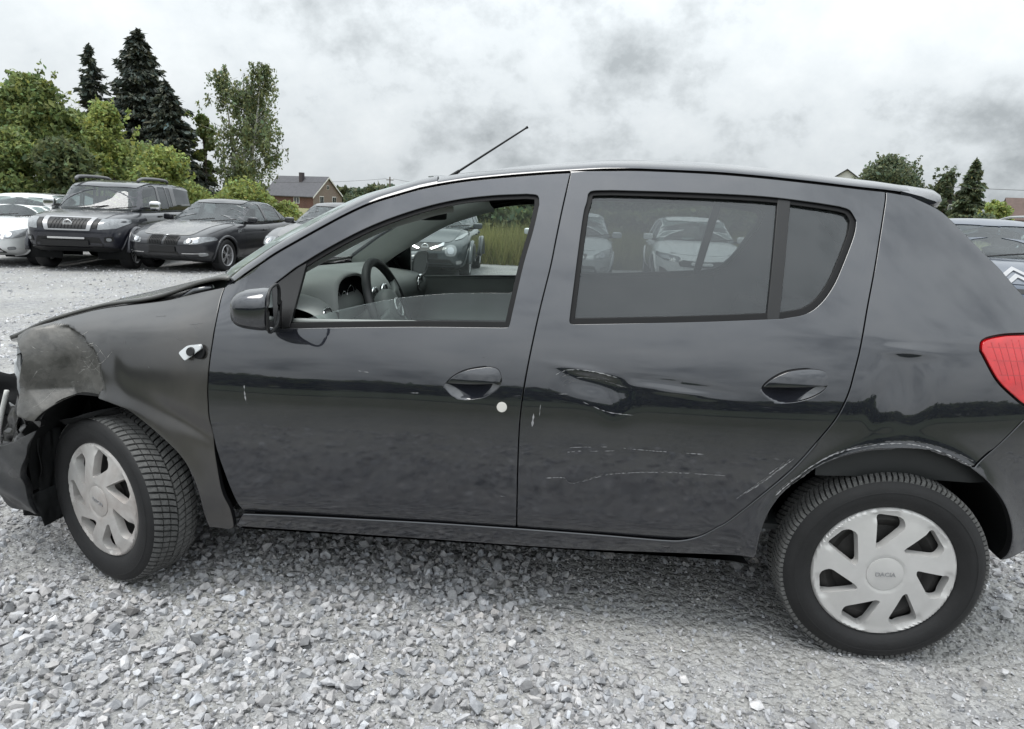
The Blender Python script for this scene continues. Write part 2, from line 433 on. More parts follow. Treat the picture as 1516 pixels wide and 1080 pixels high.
def stone_material(name):
    m = bpy.data.materials.new(name); nt, b, out = nodes_of(m); N = nt.nodes.new; L = nt.links.new
    at = N('ShaderNodeAttribute'); at.attribute_name = 'tint'
    n = noise_node(nt, 55, 6, .65); r = ramp_node(nt, n.outputs[0], [(.3, (.72, .72, .73)), (.7, (1.12, 1.12, 1.1))])
    mu = N('ShaderNodeMix'); mu.data_type = 'RGBA'; mu.blend_type = 'MULTIPLY'; mu.inputs[0].default_value = 1
    L(at.outputs['Color'], mu.inputs[6]); L(r.outputs[0], mu.inputs[7]); L(mu.outputs[2], b.inputs['Base Color'])
    b.inputs['Roughness'].default_value = .9; b.inputs['Specular IOR Level'].default_value = .25
    n2 = noise_node(nt, 260, 4, .6); bp = N('ShaderNodeBump'); bp.inputs['Strength'].default_value = .5; bp.inputs['Distance'].default_value = .004
    L(n2.outputs[0], bp.inputs['Height']); L(bp.outputs[0], b.inputs['Normal']); return m
def scatter_stones(name, xy, size, shapes, material, seed, sink=.25, lift=None):
    r = np.random.default_rng(seed); n = len(xy); which = r.integers(0, len(shapes), n); R = rand_rot(n, r)
    z = hgt(xy[:, 0], xy[:, 1]) - .012 + size*(.5-sink) + (lift if lift is not None else 0)
    tone = np.clip(r.normal(.455, .075, n), .22, .72); warm = r.normal(.003, .016, n)
    tone = np.where(r.random(n) < .05, np.clip(tone*1.3, 0, .8), tone); tone = np.where(r.random(n) < .09, tone*.72, tone)
    colr = np.stack([tone*(1+warm), tone, tone*(1-warm*1.2+.035)], -1)
    V = []; F = []; C = []; base = 0
    for s, (sv, sf) in enumerate(shapes):
        k = np.where(which == s)[0]
        if not len(k): continue
        v = np.einsum('nij,vj->nvi', R[k], sv)*size[k][:, None, None]/2*1.25 + np.stack([xy[k, 0], xy[k, 1], z[k]], -1)[:, None]
        f = sf[None] + (base + np.arange(len(k))*len(sv))[:, None, None]
        V.append(v.reshape(-1, 3)); F.append(f.reshape(-1, 3)); C.append(np.repeat(colr[k], len(sv), 0)); base += len(k)*len(sv)
    V = np.concatenate(V); F = np.concatenate(F); C = np.concatenate(C)
    me = bpy.data.meshes.new(name); me.vertices.add(len(V)); me.vertices.foreach_set('co', V.astype(np.float32).ravel())
    me.loops.add(len(F)*3); me.loops.foreach_set('vertex_index', F.astype(np.int32).ravel())
    me.polygons.add(len(F)); me.polygons.foreach_set('loop_start', np.arange(0, len(F)*3, 3, dtype=np.int32))
    me.update(calc_edges=True)
    me.polygons.foreach_set('use_smooth', np.zeros(len(F), dtype=bool))
    ca = me.color_attributes.new('tint', 'FLOAT_COLOR', 'POINT')
    ca.data.foreach_set('color', np.concatenate([C, np.ones((len(C), 1))], 1).astype(np.float32).ravel())
    me.materials.append(material)
    o = link(bpy.data.objects.new(name, me)); return o
def make_stones():
    r = np.random.default_rng(11); sm = stone_material('crushed_limestone')
    shp = stone_shapes(14, 13); tiny = stone_shapes(8, 6)
    def field(x0, x1, y0, y1, dens, power=1.0):
        n = int((x1-x0)*(y1-y0)*dens); q = np.stack([r.uniform(x0, x1, n), r.uniform(y0, y1, n)], -1)
        return q[r.random(n) < loose(q[:, 0], q[:, 1])**power]
    # near the car, two layers
    a = field(-3.3, 2.9, -2.1, .35, 2500); sa = np.clip(r.lognormal(math.log(.0205), .42, len(a)), .010, .046)
    b = field(-3.3, 2.9, -2.1, .2, 650, 1.6); sb = np.clip(r.lognormal(math.log(.0255), .36, len(b)), .015, .050)
    c = field(-6.5, -1.2, .2, 5.5, 620); sc_ = np.clip(r.lognormal(math.log(.029), .34, len(c)), .016, .07)
    d = field(-13, -2.0, 5.5, 11, 110); sd = np.clip(r.lognormal(math.log(.034), .3, len(d)), .02, .08)
    c2 = np.concatenate([field(-4, 4, -2.8, -2.1, 500), field(2.9, 6.5, -2.1, 4, 190), field(-1.2, 3, .35, 4, 130)]); c = np.concatenate([c, c2]); sc_ = np.concatenate([sc_, np.clip(r.lognormal(math.log(.036), .3, len(c2)), .016, .07)])
    xy = np.concatenate([a, b, c, d]); s = np.concatenate([sa, sb, sc_, sd])
    lf = np.concatenate([np.zeros(len(a)), np.full(len(b), .010), np.full(len(c)+len(d), -.006)])
    # no stone inside a tyre
    keep = np.ones(len(xy), bool)
    for cx, cy in ((-1.294, -.735), (1.294, -.738), (1.294, .738), (-1.294, .735)):
        keep &= ~((np.abs(xy[:, 0]-cx) < .07) & (np.abs(xy[:, 1]-cy) < .10))
    o = scatter_stones('crushed_stone', xy[keep], s[keep], shp, sm, 5, .30, lf[keep])
    tag(o, 'loose grey crushed limestone strewn over the yard around the damaged hatchback', 'gravel', kind='stuff')
    n = 62000; q = np.stack([r.uniform(-3.2, 2.8, n), r.uniform(-2.0, .1, n)], -1)
    g = np.clip(r.lognormal(math.log(.009), .4, n), .004, .02)
    o = scatter_stones('grit', q, g, tiny, sm, 6, .1)
    tag(o, 'fine grey grit lying between the larger stones of the yard', 'grit', kind='stuff')
    print('stones', len(xy))
make_stones()
# ------------------------------------------------------------------ main car: side surface
def pchip(xs, ys):
    xs = np.asarray(xs, float); ys = np.asarray(ys, float)
    h = np.diff(xs); d = np.diff(ys) / h
    m = np.zeros_like(xs); m[0] = d[0]; m[-1] = d[-1]
    for i in range(1, len(xs) - 1):
        if d[i-1] * d[i] > 0:
            w1 = 2*h[i] + h[i-1]; w2 = h[i] + 2*h[i-1]
            m[i] = (w1 + w2) / (w1 / d[i-1] + w2 / d[i])
    def f(x):
        x = np.asarray(x, float)
        i = np.clip(np.searchsorted(xs, x) - 1, 0, len(xs) - 2)
        t = (x - xs[i]) / h[i]
        lo = t < 0; hi = t > 1
        tc = np.clip(t, 0, 1)
        r = ((1 + 2*tc) * (1 - tc)**2 * ys[i] + tc * (1 - tc)**2 * h[i] * m[i]
             + tc**2 * (3 - 2*tc) * ys[i+1] + tc**2 * (tc - 1) * h[i] * m[i+1])
        r = np.where(lo, ys[0] + (x - xs[0]) * m[0], r)
        return np.where(hi, ys[-1] + (x - xs[-1]) * m[-1], r)
    return f

def spl(xs, ys):
    """natural cubic spline (C2, for the parts that mirror the sky)"""
    xs = np.asarray(xs, float); ys = np.asarray(ys, float); n = len(xs)
    h = np.diff(xs); A = np.zeros((n, n)); r = np.zeros(n)
    A[0, 0] = A[-1, -1] = 1
    for i in range(1, n-1):
        A[i, i-1] = h[i-1]; A[i, i] = 2*(h[i-1] + h[i]); A[i, i+1] = h[i]
        r[i] = 6 * ((ys[i+1]-ys[i])/h[i] - (ys[i]-ys[i-1])/h[i-1])
    M = np.linalg.solve(A, r)
    def f(x):
        x = np.clip(np.asarray(x, float), xs[0], xs[-1])
        i = np.clip(np.searchsorted(xs, x) - 1, 0, n-2)
        a = xs[i+1]-x; b = x-xs[i]
        return (M[i]*a**3 + M[i+1]*b**3)/(6*h[i]) + (ys[i]/h[i]-M[i]*h[i]/6)*a + (ys[i+1]/h[i]-M[i+1]*h[i]/6)*b
    return f

TILT = .025
PROF = spl([.10, .20, .26, .31, .36, .44, .54, .62, .70, .78, .86, .93, .99, 1.05, 1.12, 1.20, 1.28, 1.36, 1.43, 1.50, 1.56],
           [.755, .792, .812, .828, .838, .844, .8485, .8505, .8495, .8435, .829, .8085, .786, .7605, .728, .689, .648, .605, .565, .520, .47])
HOODZ = pchip([-2.2, -1.95, -1.8, -1.65, -1.5, -1.38, -1.22, -1.08, -.92], [.60, .72, .81, .88, .935, .965, .995, 1.02, 1.06])

def sstep(t):
    t = np.clip(t, 0, 1); return t*t*(3-2*t)

ARCH = ((-1.294, .305), (1.294, .295))

def W0(x, z):
    """half width of the undamaged car at length x and height z"""
    x = np.asarray(x, float); z = np.asarray(z, float)
    zz = z - TILT * x
    w = PROF(zz)
    tf = np.clip((-1.0 - x) / 1.1, 0, 2); w = w - .16 * tf**2.2
    up = sstep((zz - .93) / .2)
    w = w - .05 * up * np.clip((-.35 - x) / .65, 0, 1.6)**1.5
    tr = np.clip((x - .95) / .95, 0, 2); w = w - .13 * tr**2.3
    w = w - .13 * np.clip((zz - 1.0) / .45, 0, 1.3) * np.clip((x - .7) / 1.2, 0, 1.2)**1.6
    # wings round over towards the bonnet line
    e = np.clip(1 - (HOODZ(x) - z) / .15, 0, 1.6)**2 * sstep((-.80 - x) / .25)
    w = w - .055 * e
    for k, (cx, cz) in enumerate(ARCH):
        r = np.hypot(x - cx, (z - cz))
        w = w + (.013, .017)[k] * np.exp(-((r - (.365, .385)[k]) / .045)**2) * sstep((z - .12) / .15)
    return w
# outlines of the main car in metres (length, height)
TR = {
 'b_shut': [(0.2386, 1.4896), (0.2275, 1.4169), (0.2173, 1.348), (0.2068, 1.2679), (0.1964, 1.1851), (0.1761, 1.0711), (0.161, 0.9727), (0.1476, 0.8718), (0.1374, 0.7678), (0.1344, 0.6812), (0.1352, 0.5689), (0.1377, 0.4521), (0.1393, 0.3466)],
 'a_shut': [(-0.8902, 1.0625), (-0.8902, 1.0325), (-0.8813, 0.9727), (-0.8787, 0.9126), (-0.8821, 0.8502), (-0.8852, 0.7857), (-0.887, 0.7372), (-0.8856, 0.6925), (-0.8848, 0.6561), (-0.8774, 0.6065)],
 'a_shut_low': [(-0.8774, 0.6065), (-0.8648, 0.5334), (-0.8432, 0.4503), (-0.8227, 0.3816), (-0.7983, 0.3066)],
 'door_bottom_f': [(-0.7983, 0.3066), (-0.5781, 0.3194), (-0.3746, 0.3281), (-0.1162, 0.3386), (0.1394, 0.3448)],
 'door_bottom_r': [(0.1394, 0.3448), (0.4044, 0.3482), (0.5417, 0.3484), (0.6266, 0.3497), (0.6744, 0.3561), (0.726, 0.3793), (0.7676, 0.4128)],
 'c_shut_low': [(0.7676, 0.4128), (0.8032, 0.4423), (0.8884, 0.538), (0.9705, 0.6365), (1.034, 0.7341), (1.0728, 0.7995), (1.0993, 0.8687), (1.1132, 0.9312), (1.1253, 0.9833)],
 'c_shut': [(1.1253, 0.9833), (1.137, 1.0424), (1.1538, 1.1206), (1.1798, 1.2238), (1.204, 1.3237), (1.224, 1.402), (1.2338, 1.442), (1.2355, 1.4747)],
 'top_front': [(-0.8678, 1.08), (-0.7707, 1.1534), (-0.7192, 1.1909), (-0.6432, 1.2381), (-0.5655, 1.2854), (-0.4922, 1.3281), (-0.4142, 1.3666), (-0.3285, 1.3966), (-0.2594, 1.4193), (-0.1807, 1.438), (-0.1072, 1.452), (-0.0247, 1.4641), (0.1309, 1.4833), (0.2381, 1.494)],
 'top_rear': [(0.2381, 1.494), (0.3577, 1.5052), (0.4691, 1.5093), (0.6736, 1.5081), (0.8339, 1.5013), (0.9942, 1.4907), (1.1544, 1.4785), (1.2354, 1.4737), (1.3282, 1.4652)],
 'win_f': [(-0.6559, 0.9477), (-0.7241, 1.073), (-0.6458, 1.1391)],
 'win_f_top': [(-0.6458, 1.1391), (-0.5287, 1.2158), (-0.4005, 1.2865), (-0.2637, 1.3423), (-0.1404, 1.378), (-0.0168, 1.3983), (0.1003, 1.4085)],
 'win_f_rear': [(0.1454, 1.3748), (0.1333, 1.2916), (0.1124, 1.189), (0.0937, 1.0665), (0.0852, 1.008)],
 'win_r_top': [(0.3727, 1.4314), (0.5928, 1.4339), (0.8322, 1.4321), (0.9904, 1.421), (1.085, 1.4105)],
 'win_r_rear': [(1.1366, 1.3695), (1.1272, 1.3245), (1.0911, 1.2406), (1.0579, 1.1723), (1.0188, 1.1196), (0.9735, 1.0865), (0.9066, 1.0694)],
 'win_r_bot': [(0.9066, 1.0694), (0.681, 1.0477), (0.4511, 1.0294), (0.281, 1.0165)],
 'win_r_front': [(0.2655, 1.0284), (0.2692, 1.093), (0.285, 1.3341), (0.2949, 1.3918)],
 'divider': [(0.8997, 1.4297), (0.9354, 1.4291), (0.8956, 1.0669), (0.8621, 1.0649)],
 'sail': [(-0.6323, 1.1441), (-0.6337, 0.9511)],
 'handle_f': [(-0.1094, 0.8007), (-0.1044, 0.8194), (-0.0782, 0.8467), (-0.0383, 0.8674), (0.0206, 0.8798), (0.0566, 0.8765), (0.0716, 0.8531), (0.0691, 0.8241), (0.0482, 0.8007), (0.012, 0.7796), (-0.0475, 0.7701), (-0.097, 0.7793)],
 'handle_r': [(0.8468, 0.8459), (0.8501, 0.8724), (0.8743, 0.9), (0.9173, 0.9249), (0.9683, 0.9355), (1.0122, 0.9362), (1.0362, 0.9231), (1.0417, 0.9001), (1.0302, 0.8736), (0.9955, 0.8488), (0.9454, 0.8325), (0.8869, 0.8268), (0.8569, 0.8314)],
 'lock': [(0.0768, 0.757), (0.0761, 0.7718)],
 'q_edge': [(1.3282, 1.4652), (1.3982, 1.4163), (1.4431, 1.3791), (1.5076, 1.3116), (1.5784, 1.2387), (1.6119, 1.1959), (1.6373, 1.165)],
 'lamp_top': [(1.4772, 1.0088), (1.4798, 1.0315), (1.4972, 1.0451), (1.5524, 1.057), (1.6162, 1.0615)],
 'lamp_low': [(1.4772, 1.0088), (1.5266, 0.9289), (1.5845, 0.8792), (1.6168, 0.8572)],
 'bump_seam': [(1.6223, 0.8154), (1.5596, 0.7405), (1.4933, 0.6701)],
 'arch_r': [(0.8982, 0.3154), (0.8992, 0.4062), (0.9214, 0.4968), (0.9759, 0.5864), (1.0602, 0.6568), (1.1663, 0.7011), (1.2769, 0.7146), (1.3834, 0.7077), (1.4766, 0.6705), (1.5462, 0.621), (1.6138, 0.5478), (1.6559, 0.4613), (1.6634, 0.3928), (1.6482, 0.3552)],
 'bump_bottom': [(1.6482, 0.3552), (1.7255, 0.3834)],
 'sill_bottom': [(-0.8395, 0.2465), (-0.2345, 0.2632), (0.3305, 0.2782), (0.8973, 0.3152)],
 'hood_line': [(-1.6009, 0.8678), (-1.5402, 0.8996), (-1.4287, 0.9382), (-1.3234, 0.9674), (-1.1671, 0.9935), (-1.0932, 1.0078), (-1.0211, 1.029), (-0.8902, 1.0625)],
 'fender_front': [(-1.5883, 0.8486), (-1.5405, 0.81), (-1.5522, 0.7524), (-1.576, 0.6815), (-1.5732, 0.6264), (-1.5479, 0.5888), (-1.52, 0.5522)],
 'arch_f': [(-1.52, 0.5522), (-1.4858, 0.6061), (-1.4288, 0.6548), (-1.3644, 0.6817), (-1.2971, 0.6858), (-1.2545, 0.6828), (-1.2031, 0.6692), (-1.1484, 0.6495), (-1.0601, 0.5838), (-0.9759, 0.4985), (-0.9306, 0.3885), (-0.9156, 0.2504)],
 'flap': [(-0.9156, 0.2504), (-0.8381, 0.2467), (-0.8279, 0.3228), (-0.8523, 0.3953), (-0.8672, 0.5032), (-0.8774, 0.6065)],
 'repeater': [(-0.9804, 0.8589), (-0.9526, 0.8818), (-0.9092, 0.8887), (-0.9023, 0.8786), (-0.9563, 0.8369)],
 'dent_r': [(0.232, 0.8572), (0.3124, 0.8927), (0.4367, 0.871), (0.5202, 0.8365), (0.4206, 0.8091), (0.6992, 0.853)],
 'dent_q': [(1.2143, 0.9975), (1.3197, 0.9931), (1.2734, 0.8473), (1.2574, 0.9619)],
 'crumple': [(-1.4441, 0.8898), (-1.2868, 0.7963), (-1.4152, 0.7406), (-1.2551, 0.6893)],
 'flare_r': [(0.9313, 0.5392), (1.0575, 0.6868), (1.1797, 0.7314), (1.2956, 0.7384), (1.4178, 0.7229), (1.4979, 0.6837)],
 'bar_f': [(-0.1044, 0.8194), (-0.0782, 0.8467), (-0.0383, 0.8674), (0.0206, 0.8798), (0.0566, 0.8765), (0.0716, 0.8531), (0.0694, 0.8313), (-0.0129, 0.8228)],
 'bar_r': [(0.8486, 0.8723), (0.8743, 0.9), (0.9173, 0.9249), (0.9683, 0.9355), (1.0122, 0.9362), (1.0362, 0.9231), (1.0416, 0.8891), (0.9419, 0.8794)],
 'bump_f_edge': [(-1.5379, 0.5405), (-1.5772, 0.4853), (-1.6159, 0.4168), (-1.6299, 0.3629), (-1.6355, 0.28), (-1.6216, 0.2004)],
 'bump_f_low': [(-1.6216, 0.2004), (-1.6478, 0.1956), (-1.7387, 0.2019), (-1.7715, 0.2547)],
 'scr1': [(0.2213, 0.5349), (0.2827, 0.5404), (0.3155, 0.5248), (0.4284, 0.567), (0.6024, 0.589), (0.7748, 0.5928)],
 'scr2': [(0.2769, 0.6396), (0.3287, 0.6483), (0.4216, 0.6559), (0.5144, 0.6548), (0.7072, 0.6576)],
 'scr3': [(0.1764, 0.7452), (0.1746, 0.7019)],
 'scr4': [(0.8447, 0.5178), (0.9068, 0.5801), (0.9622, 0.64)],
 'scr5': [(0.9275, 0.5386), (0.9752, 0.5946), (1.07, 0.6758), (1.1807, 0.7177), (1.2962, 0.7288), (1.3979, 0.709), (1.4853, 0.6741)],
 'scr6': [(0.2315, 0.8652), (0.282, 0.8847), (0.3543, 0.8815), (0.4269, 0.8663)],
 'scr7': [(0.3233, 0.7918), (0.4032, 0.7663), (0.4852, 0.762)],
 'scr8': [(-0.7608, 0.7681), (-0.756, 0.7244), (-0.7473, 0.6983)],
}
# ------------------------------------------------------------------ main car
PAINT = mat('dark_grey_pearl_paint', (.011, .013, .021), rough=.42, metal=.75, coat=1, coat_ior=1.9, coat_rough=.025, var=.08, vscale=3, dust=.06, dustcol=(.20, .19, .175), dscale=7)
WORN = mat('dusty_weathered_paint', (.032, .031, .032), rough=.46, metal=.6, coat=1, coat_ior=1.7, coat_rough=.13, var=.25, vscale=4, dust=.32, dustcol=(.150, .130, .108), dscale=2.2)
SCUFF = mat('scuffed_bare_paint', (.088, .086, .082), rough=.40, metal=.55, coat=.5, coat_rough=.22, var=.55, vscale=13, dust=.55, dustcol=(.21, .20, .185), dscale=16, bump=.25, bscale=45)
BLACKP = mat('black_plastic', (.008, .008, .009), rough=.42, var=.2, bump=.05, bscale=200)
RUBBER = mat('rubber_seal', (.006, .006, .007), rough=.6, var=.2, spec=.3)
LINER = mat('wheel_liner_plastic', (.006, .0065, .007), rough=.8, var=.4, vscale=9, spec=.2)
TRIM = mat('interior_grey_plastic', (.28, .30, .29), rough=.65, var=.12, bump=.03, bscale=300)
TRIMD = mat('interior_dark_plastic', (.022, .024, .025), rough=.6, var=.15)
HEADL = mat('headliner_cloth', (.68, .70, .68), rough=.95, var=.08)
SEAT = mat('seat_cloth', (.03, .031, .034), rough=.95, var=.2)
SILVER = mat('hub_cap_silver', (.62, .61, .60), rough=.42, metal=.35, coat=.2, var=.08, vscale=14)
RUSTCAP = mat('hub_cap_dirty_silver', (.54, .525, .51), rough=.5, metal=.25, var=.12, vscale=14, dust=.55, dustcol=(.17, .105, .08), dscale=7)
STEEL = mat('steel_wheel_black', (.040, .038, .037), rough=.6, metal=.2, var=.4, vscale=20)
TYRE = mat('tyre_rubber', (.0105, .0105, .0115), rough=.66, var=.3, vscale=14, bump=.12, bscale=120)
TREAD = mat('tyre_tread_dusty', (.115, .115, .113), rough=.9, var=.35, vscale=60, bump=.4, bscale=220)
CHROME = mat('bright_chrome', (.75, .75, .76), rough=.12, metal=1, var=.05)
LENSR = mat('red_lamp_lens', (.55, .006, .010), rough=.12, coat=1, coat_rough=.02, var=.2, vscale=30)
LENSC = mat('clear_lamp_lens', (.62, .64, .66), rough=.12, coat=1, var=.1)
MIRR = mat('mirror_glass', (.8, .82, .84), rough=.02, metal=1, var=.02)
LETTER = mat('hub_lettering', (.36, .36, .37), rough=.5, metal=.3, var=.05)
GLASSF = glass('front_window_glass', (.78, .86, .83), dusty=.055, dcol=(.55, .62, .60))
GLASSW = glass('windscreen_glass', (.80, .87, .85), dusty=.34, dcol=(.55, .62, .60))
GLASSR = glass('tinted_rear_glass', (.40, .43, .43), dusty=.06, ior=1.7, dcol=(.42, .46, .47))

def road_film(m, top, low, amount):
    """spray and dust that dull the clear coat low on the flanks"""
    nt = m.node_tree; b = nt.nodes['Principled BSDF']; old = b.inputs['Coat Roughness'].links[0].from_socket
    ge = nt.nodes.new('ShaderNodeNewGeometry'); sx = nt.nodes.new('ShaderNodeSeparateXYZ'); nt.links.new(ge.outputs['Position'], sx.inputs[0])
    n = noise_node(nt, 3.5, 8, .6, .3); ad = nt.nodes.new('ShaderNodeMath'); ad.operation = 'MULTIPLY_ADD'; nt.links.new(n.outputs[0], ad.inputs[0]); ad.inputs[1].default_value = .25; nt.links.new(sx.outputs[2], ad.inputs[2])
    mr = nt.nodes.new('ShaderNodeMapRange'); mr.inputs[1].default_value = top+.12; mr.inputs[2].default_value = low+.12; mr.inputs[3].default_value = 0; mr.inputs[4].default_value = amount; nt.links.new(ad.outputs[0], mr.inputs[0])
    su = nt.nodes.new('ShaderNodeMath'); su.operation = 'ADD'; nt.links.new(old, su.inputs[0]); nt.links.new(mr.outputs[0], su.inputs[1]); nt.links.new(su.outputs[0], b.inputs['Coat Roughness'])
road_film(PAINT, .72, .42, .06)
car = empty('hatchback_car', (0, 0, 0), label='dark grey hatchback with a wrecked front end, seen side-on filling the foreground', cat='car')

# damage is only on the near side
def ridge(x, z, cx, cz, ax, az, ang=0):
    c, s = math.cos(ang), math.sin(ang); u = (x-cx)*c + (z-cz)*s; v = -(x-cx)*s + (z-cz)*c
    return np.exp(-(u/ax)**2 - (v/az)**2)
_cr = np.random.default_rng(21)
_ga = _cr.normal(0, .16, (16, 2)); _gc = np.stack([_cr.uniform(-1.62, -1.20, 16), _cr.uniform(.56, .92, 16)], -1); _gb = _cr.normal(0, .16, (12, 2)); _gd = np.stack([_cr.uniform(-1.62, -1.20, 12), _cr.uniform(.56, .92, 12)], -1)
def facets(x, z):
    """sheet metal folded into flat faces: difference of two plane envelopes"""
    a = (_ga[:, 0]*(x[..., None]-_gc[:, 0])+_ga[:, 1]*(z[..., None]-_gc[:, 1])).max(-1)
    b = (_gb[:, 0]*(x[..., None]-_gd[:, 0])+_gb[:, 1]*(z[..., None]-_gd[:, 1])).max(-1)
    return a-b
def crush_zone(x, z):
    """1 inside the crushed patch ahead of the wheel arch"""
    u = (x+1.455)/.20; v = (z-.745)/.165; q = np.abs(u*1.0+.12*v)**2.6+np.abs(v)**2.6
    q = q+.35*(vnoise(x, z, 14., 5)-.5)+.2*(vnoise(x, z, 37., 6)-.5)
    return sstep((1.06-q)/.22)
FOOT = spl([.30, .33, .36, .385, .42, .455, .52, .58, .62], [-.026, -.017, -.0065, -.0022, -.0006, 0, 0, 0, 0])
def WB_(x, z):
    w = W0(x, z)
    # rear door: pushed-in dent with a raised lip, crease running rearwards
    w = w - .0065*ridge(x, z, .36, .845, .085, .034, -.1) + .0035*ridge(x, z, .33, .885, .09, .011, -.12) - .004*ridge(x, z, .42, .80, .045, .055)
    w = w + .0022*ridge(x, z, .60, .842, .12, .010, -.08) - .0018*ridge(x, z, .60, .862, .14, .014, -.08)
    # rear quarter: dent
    w = w - .007*ridge(x, z, 1.265, .90, .05, .085, .15) + .005*ridge(x, z, 1.27, 1.0, .075, .016, .0) - .003*ridge(x, z, 1.19, .86, .03, .09, -.3)
    # door skin ripples
    w = w + .0009*np.sin(x*9+z*3) * sstep((z-.35)/.2)*sstep((1.0-z)/.2)
    return w
def WD(x, z):
    """door skins: hollow pressed along the foot, edge turned under"""
    x = np.asarray(x, float); z = np.asarray(z, float); zz = np.clip(z-.022*x+.004, .30, .62)
    return WB_(x, z) + FOOT(zz)*sstep((x+.90)/.10)*sstep((.86-x)/.16)
def WW(x, z):
    """crumpled front wing"""
    x = np.asarray(x, float); z = np.asarray(z, float)
    w = W0(x, z); e = crush_zone(x, z)
    w = w + e*(-.012 + 1.25*(facets(x, z)-.03)) + .006*np.exp(-((e-.5)/.28)**2)*sstep((-1.1-x)/.05)
    w = w - .012*sstep((-1.20-x)/.15)*ridge(x, z, -1.36, .60, .25, .03, .25) - .004*ridge(x, z, -1.22, .80, .03, .14, .35)
    w = w - .05*sstep((-1.52-x)/.10)*sstep((z-.5)/.2)
    # lower rear flap stands away from the door, bent at the middle
    w = w + .012*sstep((.62-z)/.3)*sstep((x+1.1)/.2) - .010*ridge(x, z, -.95, .62, .12, .03, -.5)
    return w
def WS(x, z):
    """body side with the sill set back under the doors"""
    return WB_(x, z) - .016*sstep((.275+.027*x-z)/.03)*sstep((.9-x)/.05)

def skin(name, loops, Wf, material, parent, side=-1, grid=.02, gap=.0036, depth=.022, off=0., hole_depth=None, holes_gap=0., rnd=.0016):
    """body panel: outline (and openings) in length/height laid on the side surface, edges folded inwards"""
    lp = [offset(loops[0], gap(loops[0]) if callable(gap) else gap)] + [offset(h, -holes_gap) for h in loops[1:]]
    v2, f = cdt(lp, grid)
    def pos(q): return np.stack([q[:, 0], side*(Wf(q[:, 0], q[:, 1]) - off), q[:, 1]], -1)
    def nor(q):
        h = .003; gx = (Wf(q[:, 0]+h, q[:, 1]) - Wf(q[:, 0]-h, q[:, 1]))/(2*h); gzz = (Wf(q[:, 0], q[:, 1]+h) - Wf(q[:, 0], q[:, 1]-h))/(2*h)
        n = np.stack([-gx, np.full(len(q), float(side)), -gzz], -1); return n/np.linalg.norm(n, axis=1)[:, None]
    V = list(pos(v2)); NN = list(nor(v2)); dark = []; F = [t if side < 0 else t[::-1] for t in f]
    for k, L in enumerate(lp):
        dd = depth if k == 0 or hole_depth is None else hole_depth
        s = 1 if k == 0 else -1
        rd_ = rnd(L) if callable(rnd) else np.full(len(L), rnd)
        r0 = pos(L); n0 = nor(L); L1 = offset(L, -s*rd_); r1 = pos(L1) - n0*rd_[:, None]*1.35; r2 = pos(L1) - n0*.0
        r2[:, 1] -= side*dd
        b = len(V); m = len(L)
        V += list(r0) + list(r1) + list(r1) + list(r2)
        e = np.roll(L, -1, 0) - np.roll(L, 1, 0); out2 = np.stack([e[:, 1], -e[:, 0]], -1)*s; out2 /= np.maximum(np.linalg.norm(out2, axis=1), 1e-9)[:, None]
        o3 = np.stack([out2[:, 0], 0*out2[:, 0], out2[:, 1]], -1)
        nm = n0+o3; nm /= np.linalg.norm(nm, axis=1)[:, None]
        NN += list(n0) + list(nm) + list(o3) + list(o3)
        for i in range(m):
            j = (i+1) % m
            for a, c in ((0, 1), (2, 3)):
                q = (b+a*m+i, b+c*m+i, b+c*m+j, b+a*m+j)
                if (s > 0) != (side < 0): q = q[::-1]
                F.append(q); dark += [len(F)-1] if a == 2 else []
    ob = meshobj(name, V, F, material, parent, normals=NN)
    if material in (PAINT, WORN):
        ob.data.materials.append(RUBBER); ix = np.zeros(len(F), np.int32); ix[dark] = 1; ob.data.polygons.foreach_set('material_index', ix)  # folded metal edges coloured seal-black: shade painted into the panel gaps
    return ob

def T_(k, rev=False):
    v = TR[k]; return v[::-1] if rev else v
# ---- outlines
L_wing = loop(T_('hood_line', True), T_('fender_front'), T_('arch_f'), T_('flap'), T_('a_shut', True), step=.01)
topf = [tuple(q) for q in TR['top_front']]; topr = [tuple(q) for q in TR['top_rear']]
def lower(seg, d): return [(a, b-d) for a, b in seg]
door_top = lower(topf[1:], .012)
L_fdoor = loop([TR['a_shut'][0], (-.800, 1.112), door_top[0]], door_top, [door_top[-1], *T_('b_shut')[1:]], T_('door_bottom_f', True), T_('a_shut_low', True), T_('a_shut', True), step=.015)
wf = TR['win_f_top']; wr = TR['win_f_rear']
L_fwin = loop([TR['win_f'][0], TR['win_f'][1]], [TR['win_f'][1], wf[0]], wf, [wf[-1], (.138, 1.404), wr[0]], wr, [wr[-1], (.082, .997), (.06, .994)], [(.06, .994), (-.2, .981), (-.45, .964), TR['win_f'][0]], step=.012)
rtop = lower(topr[:-1], .012)
L_rdoor = loop([(TR['b_shut'][0][0], TR['b_shut'][0][1]-.001), rtop[1]], rtop[1:], [rtop[-1], *T_('c_shut', True)[1:]], T_('c_shut_low', True), T_('door_bottom_r', True), T_('b_shut', True), step=.015)
wt, wrr, wb, wff = TR['win_r_top'], TR['win_r_rear'], TR['win_r_bot'], TR['win_r_front']
L_rwin = loop(wt, [wt[-1], (1.118, 1.40), wrr[0]], wrr, wb, [wb[-1], (.268, 1.020), wff[0]], wff, [wff[-1], (.305, 1.424), wt[0]], step=.012)
qe = [tuple(q) for q in TR['q_edge']] + [(1.650, 1.125), (1.672, 1.075)]
arch_b = TR['arch_r'][:9]                     # up to the bumper seam
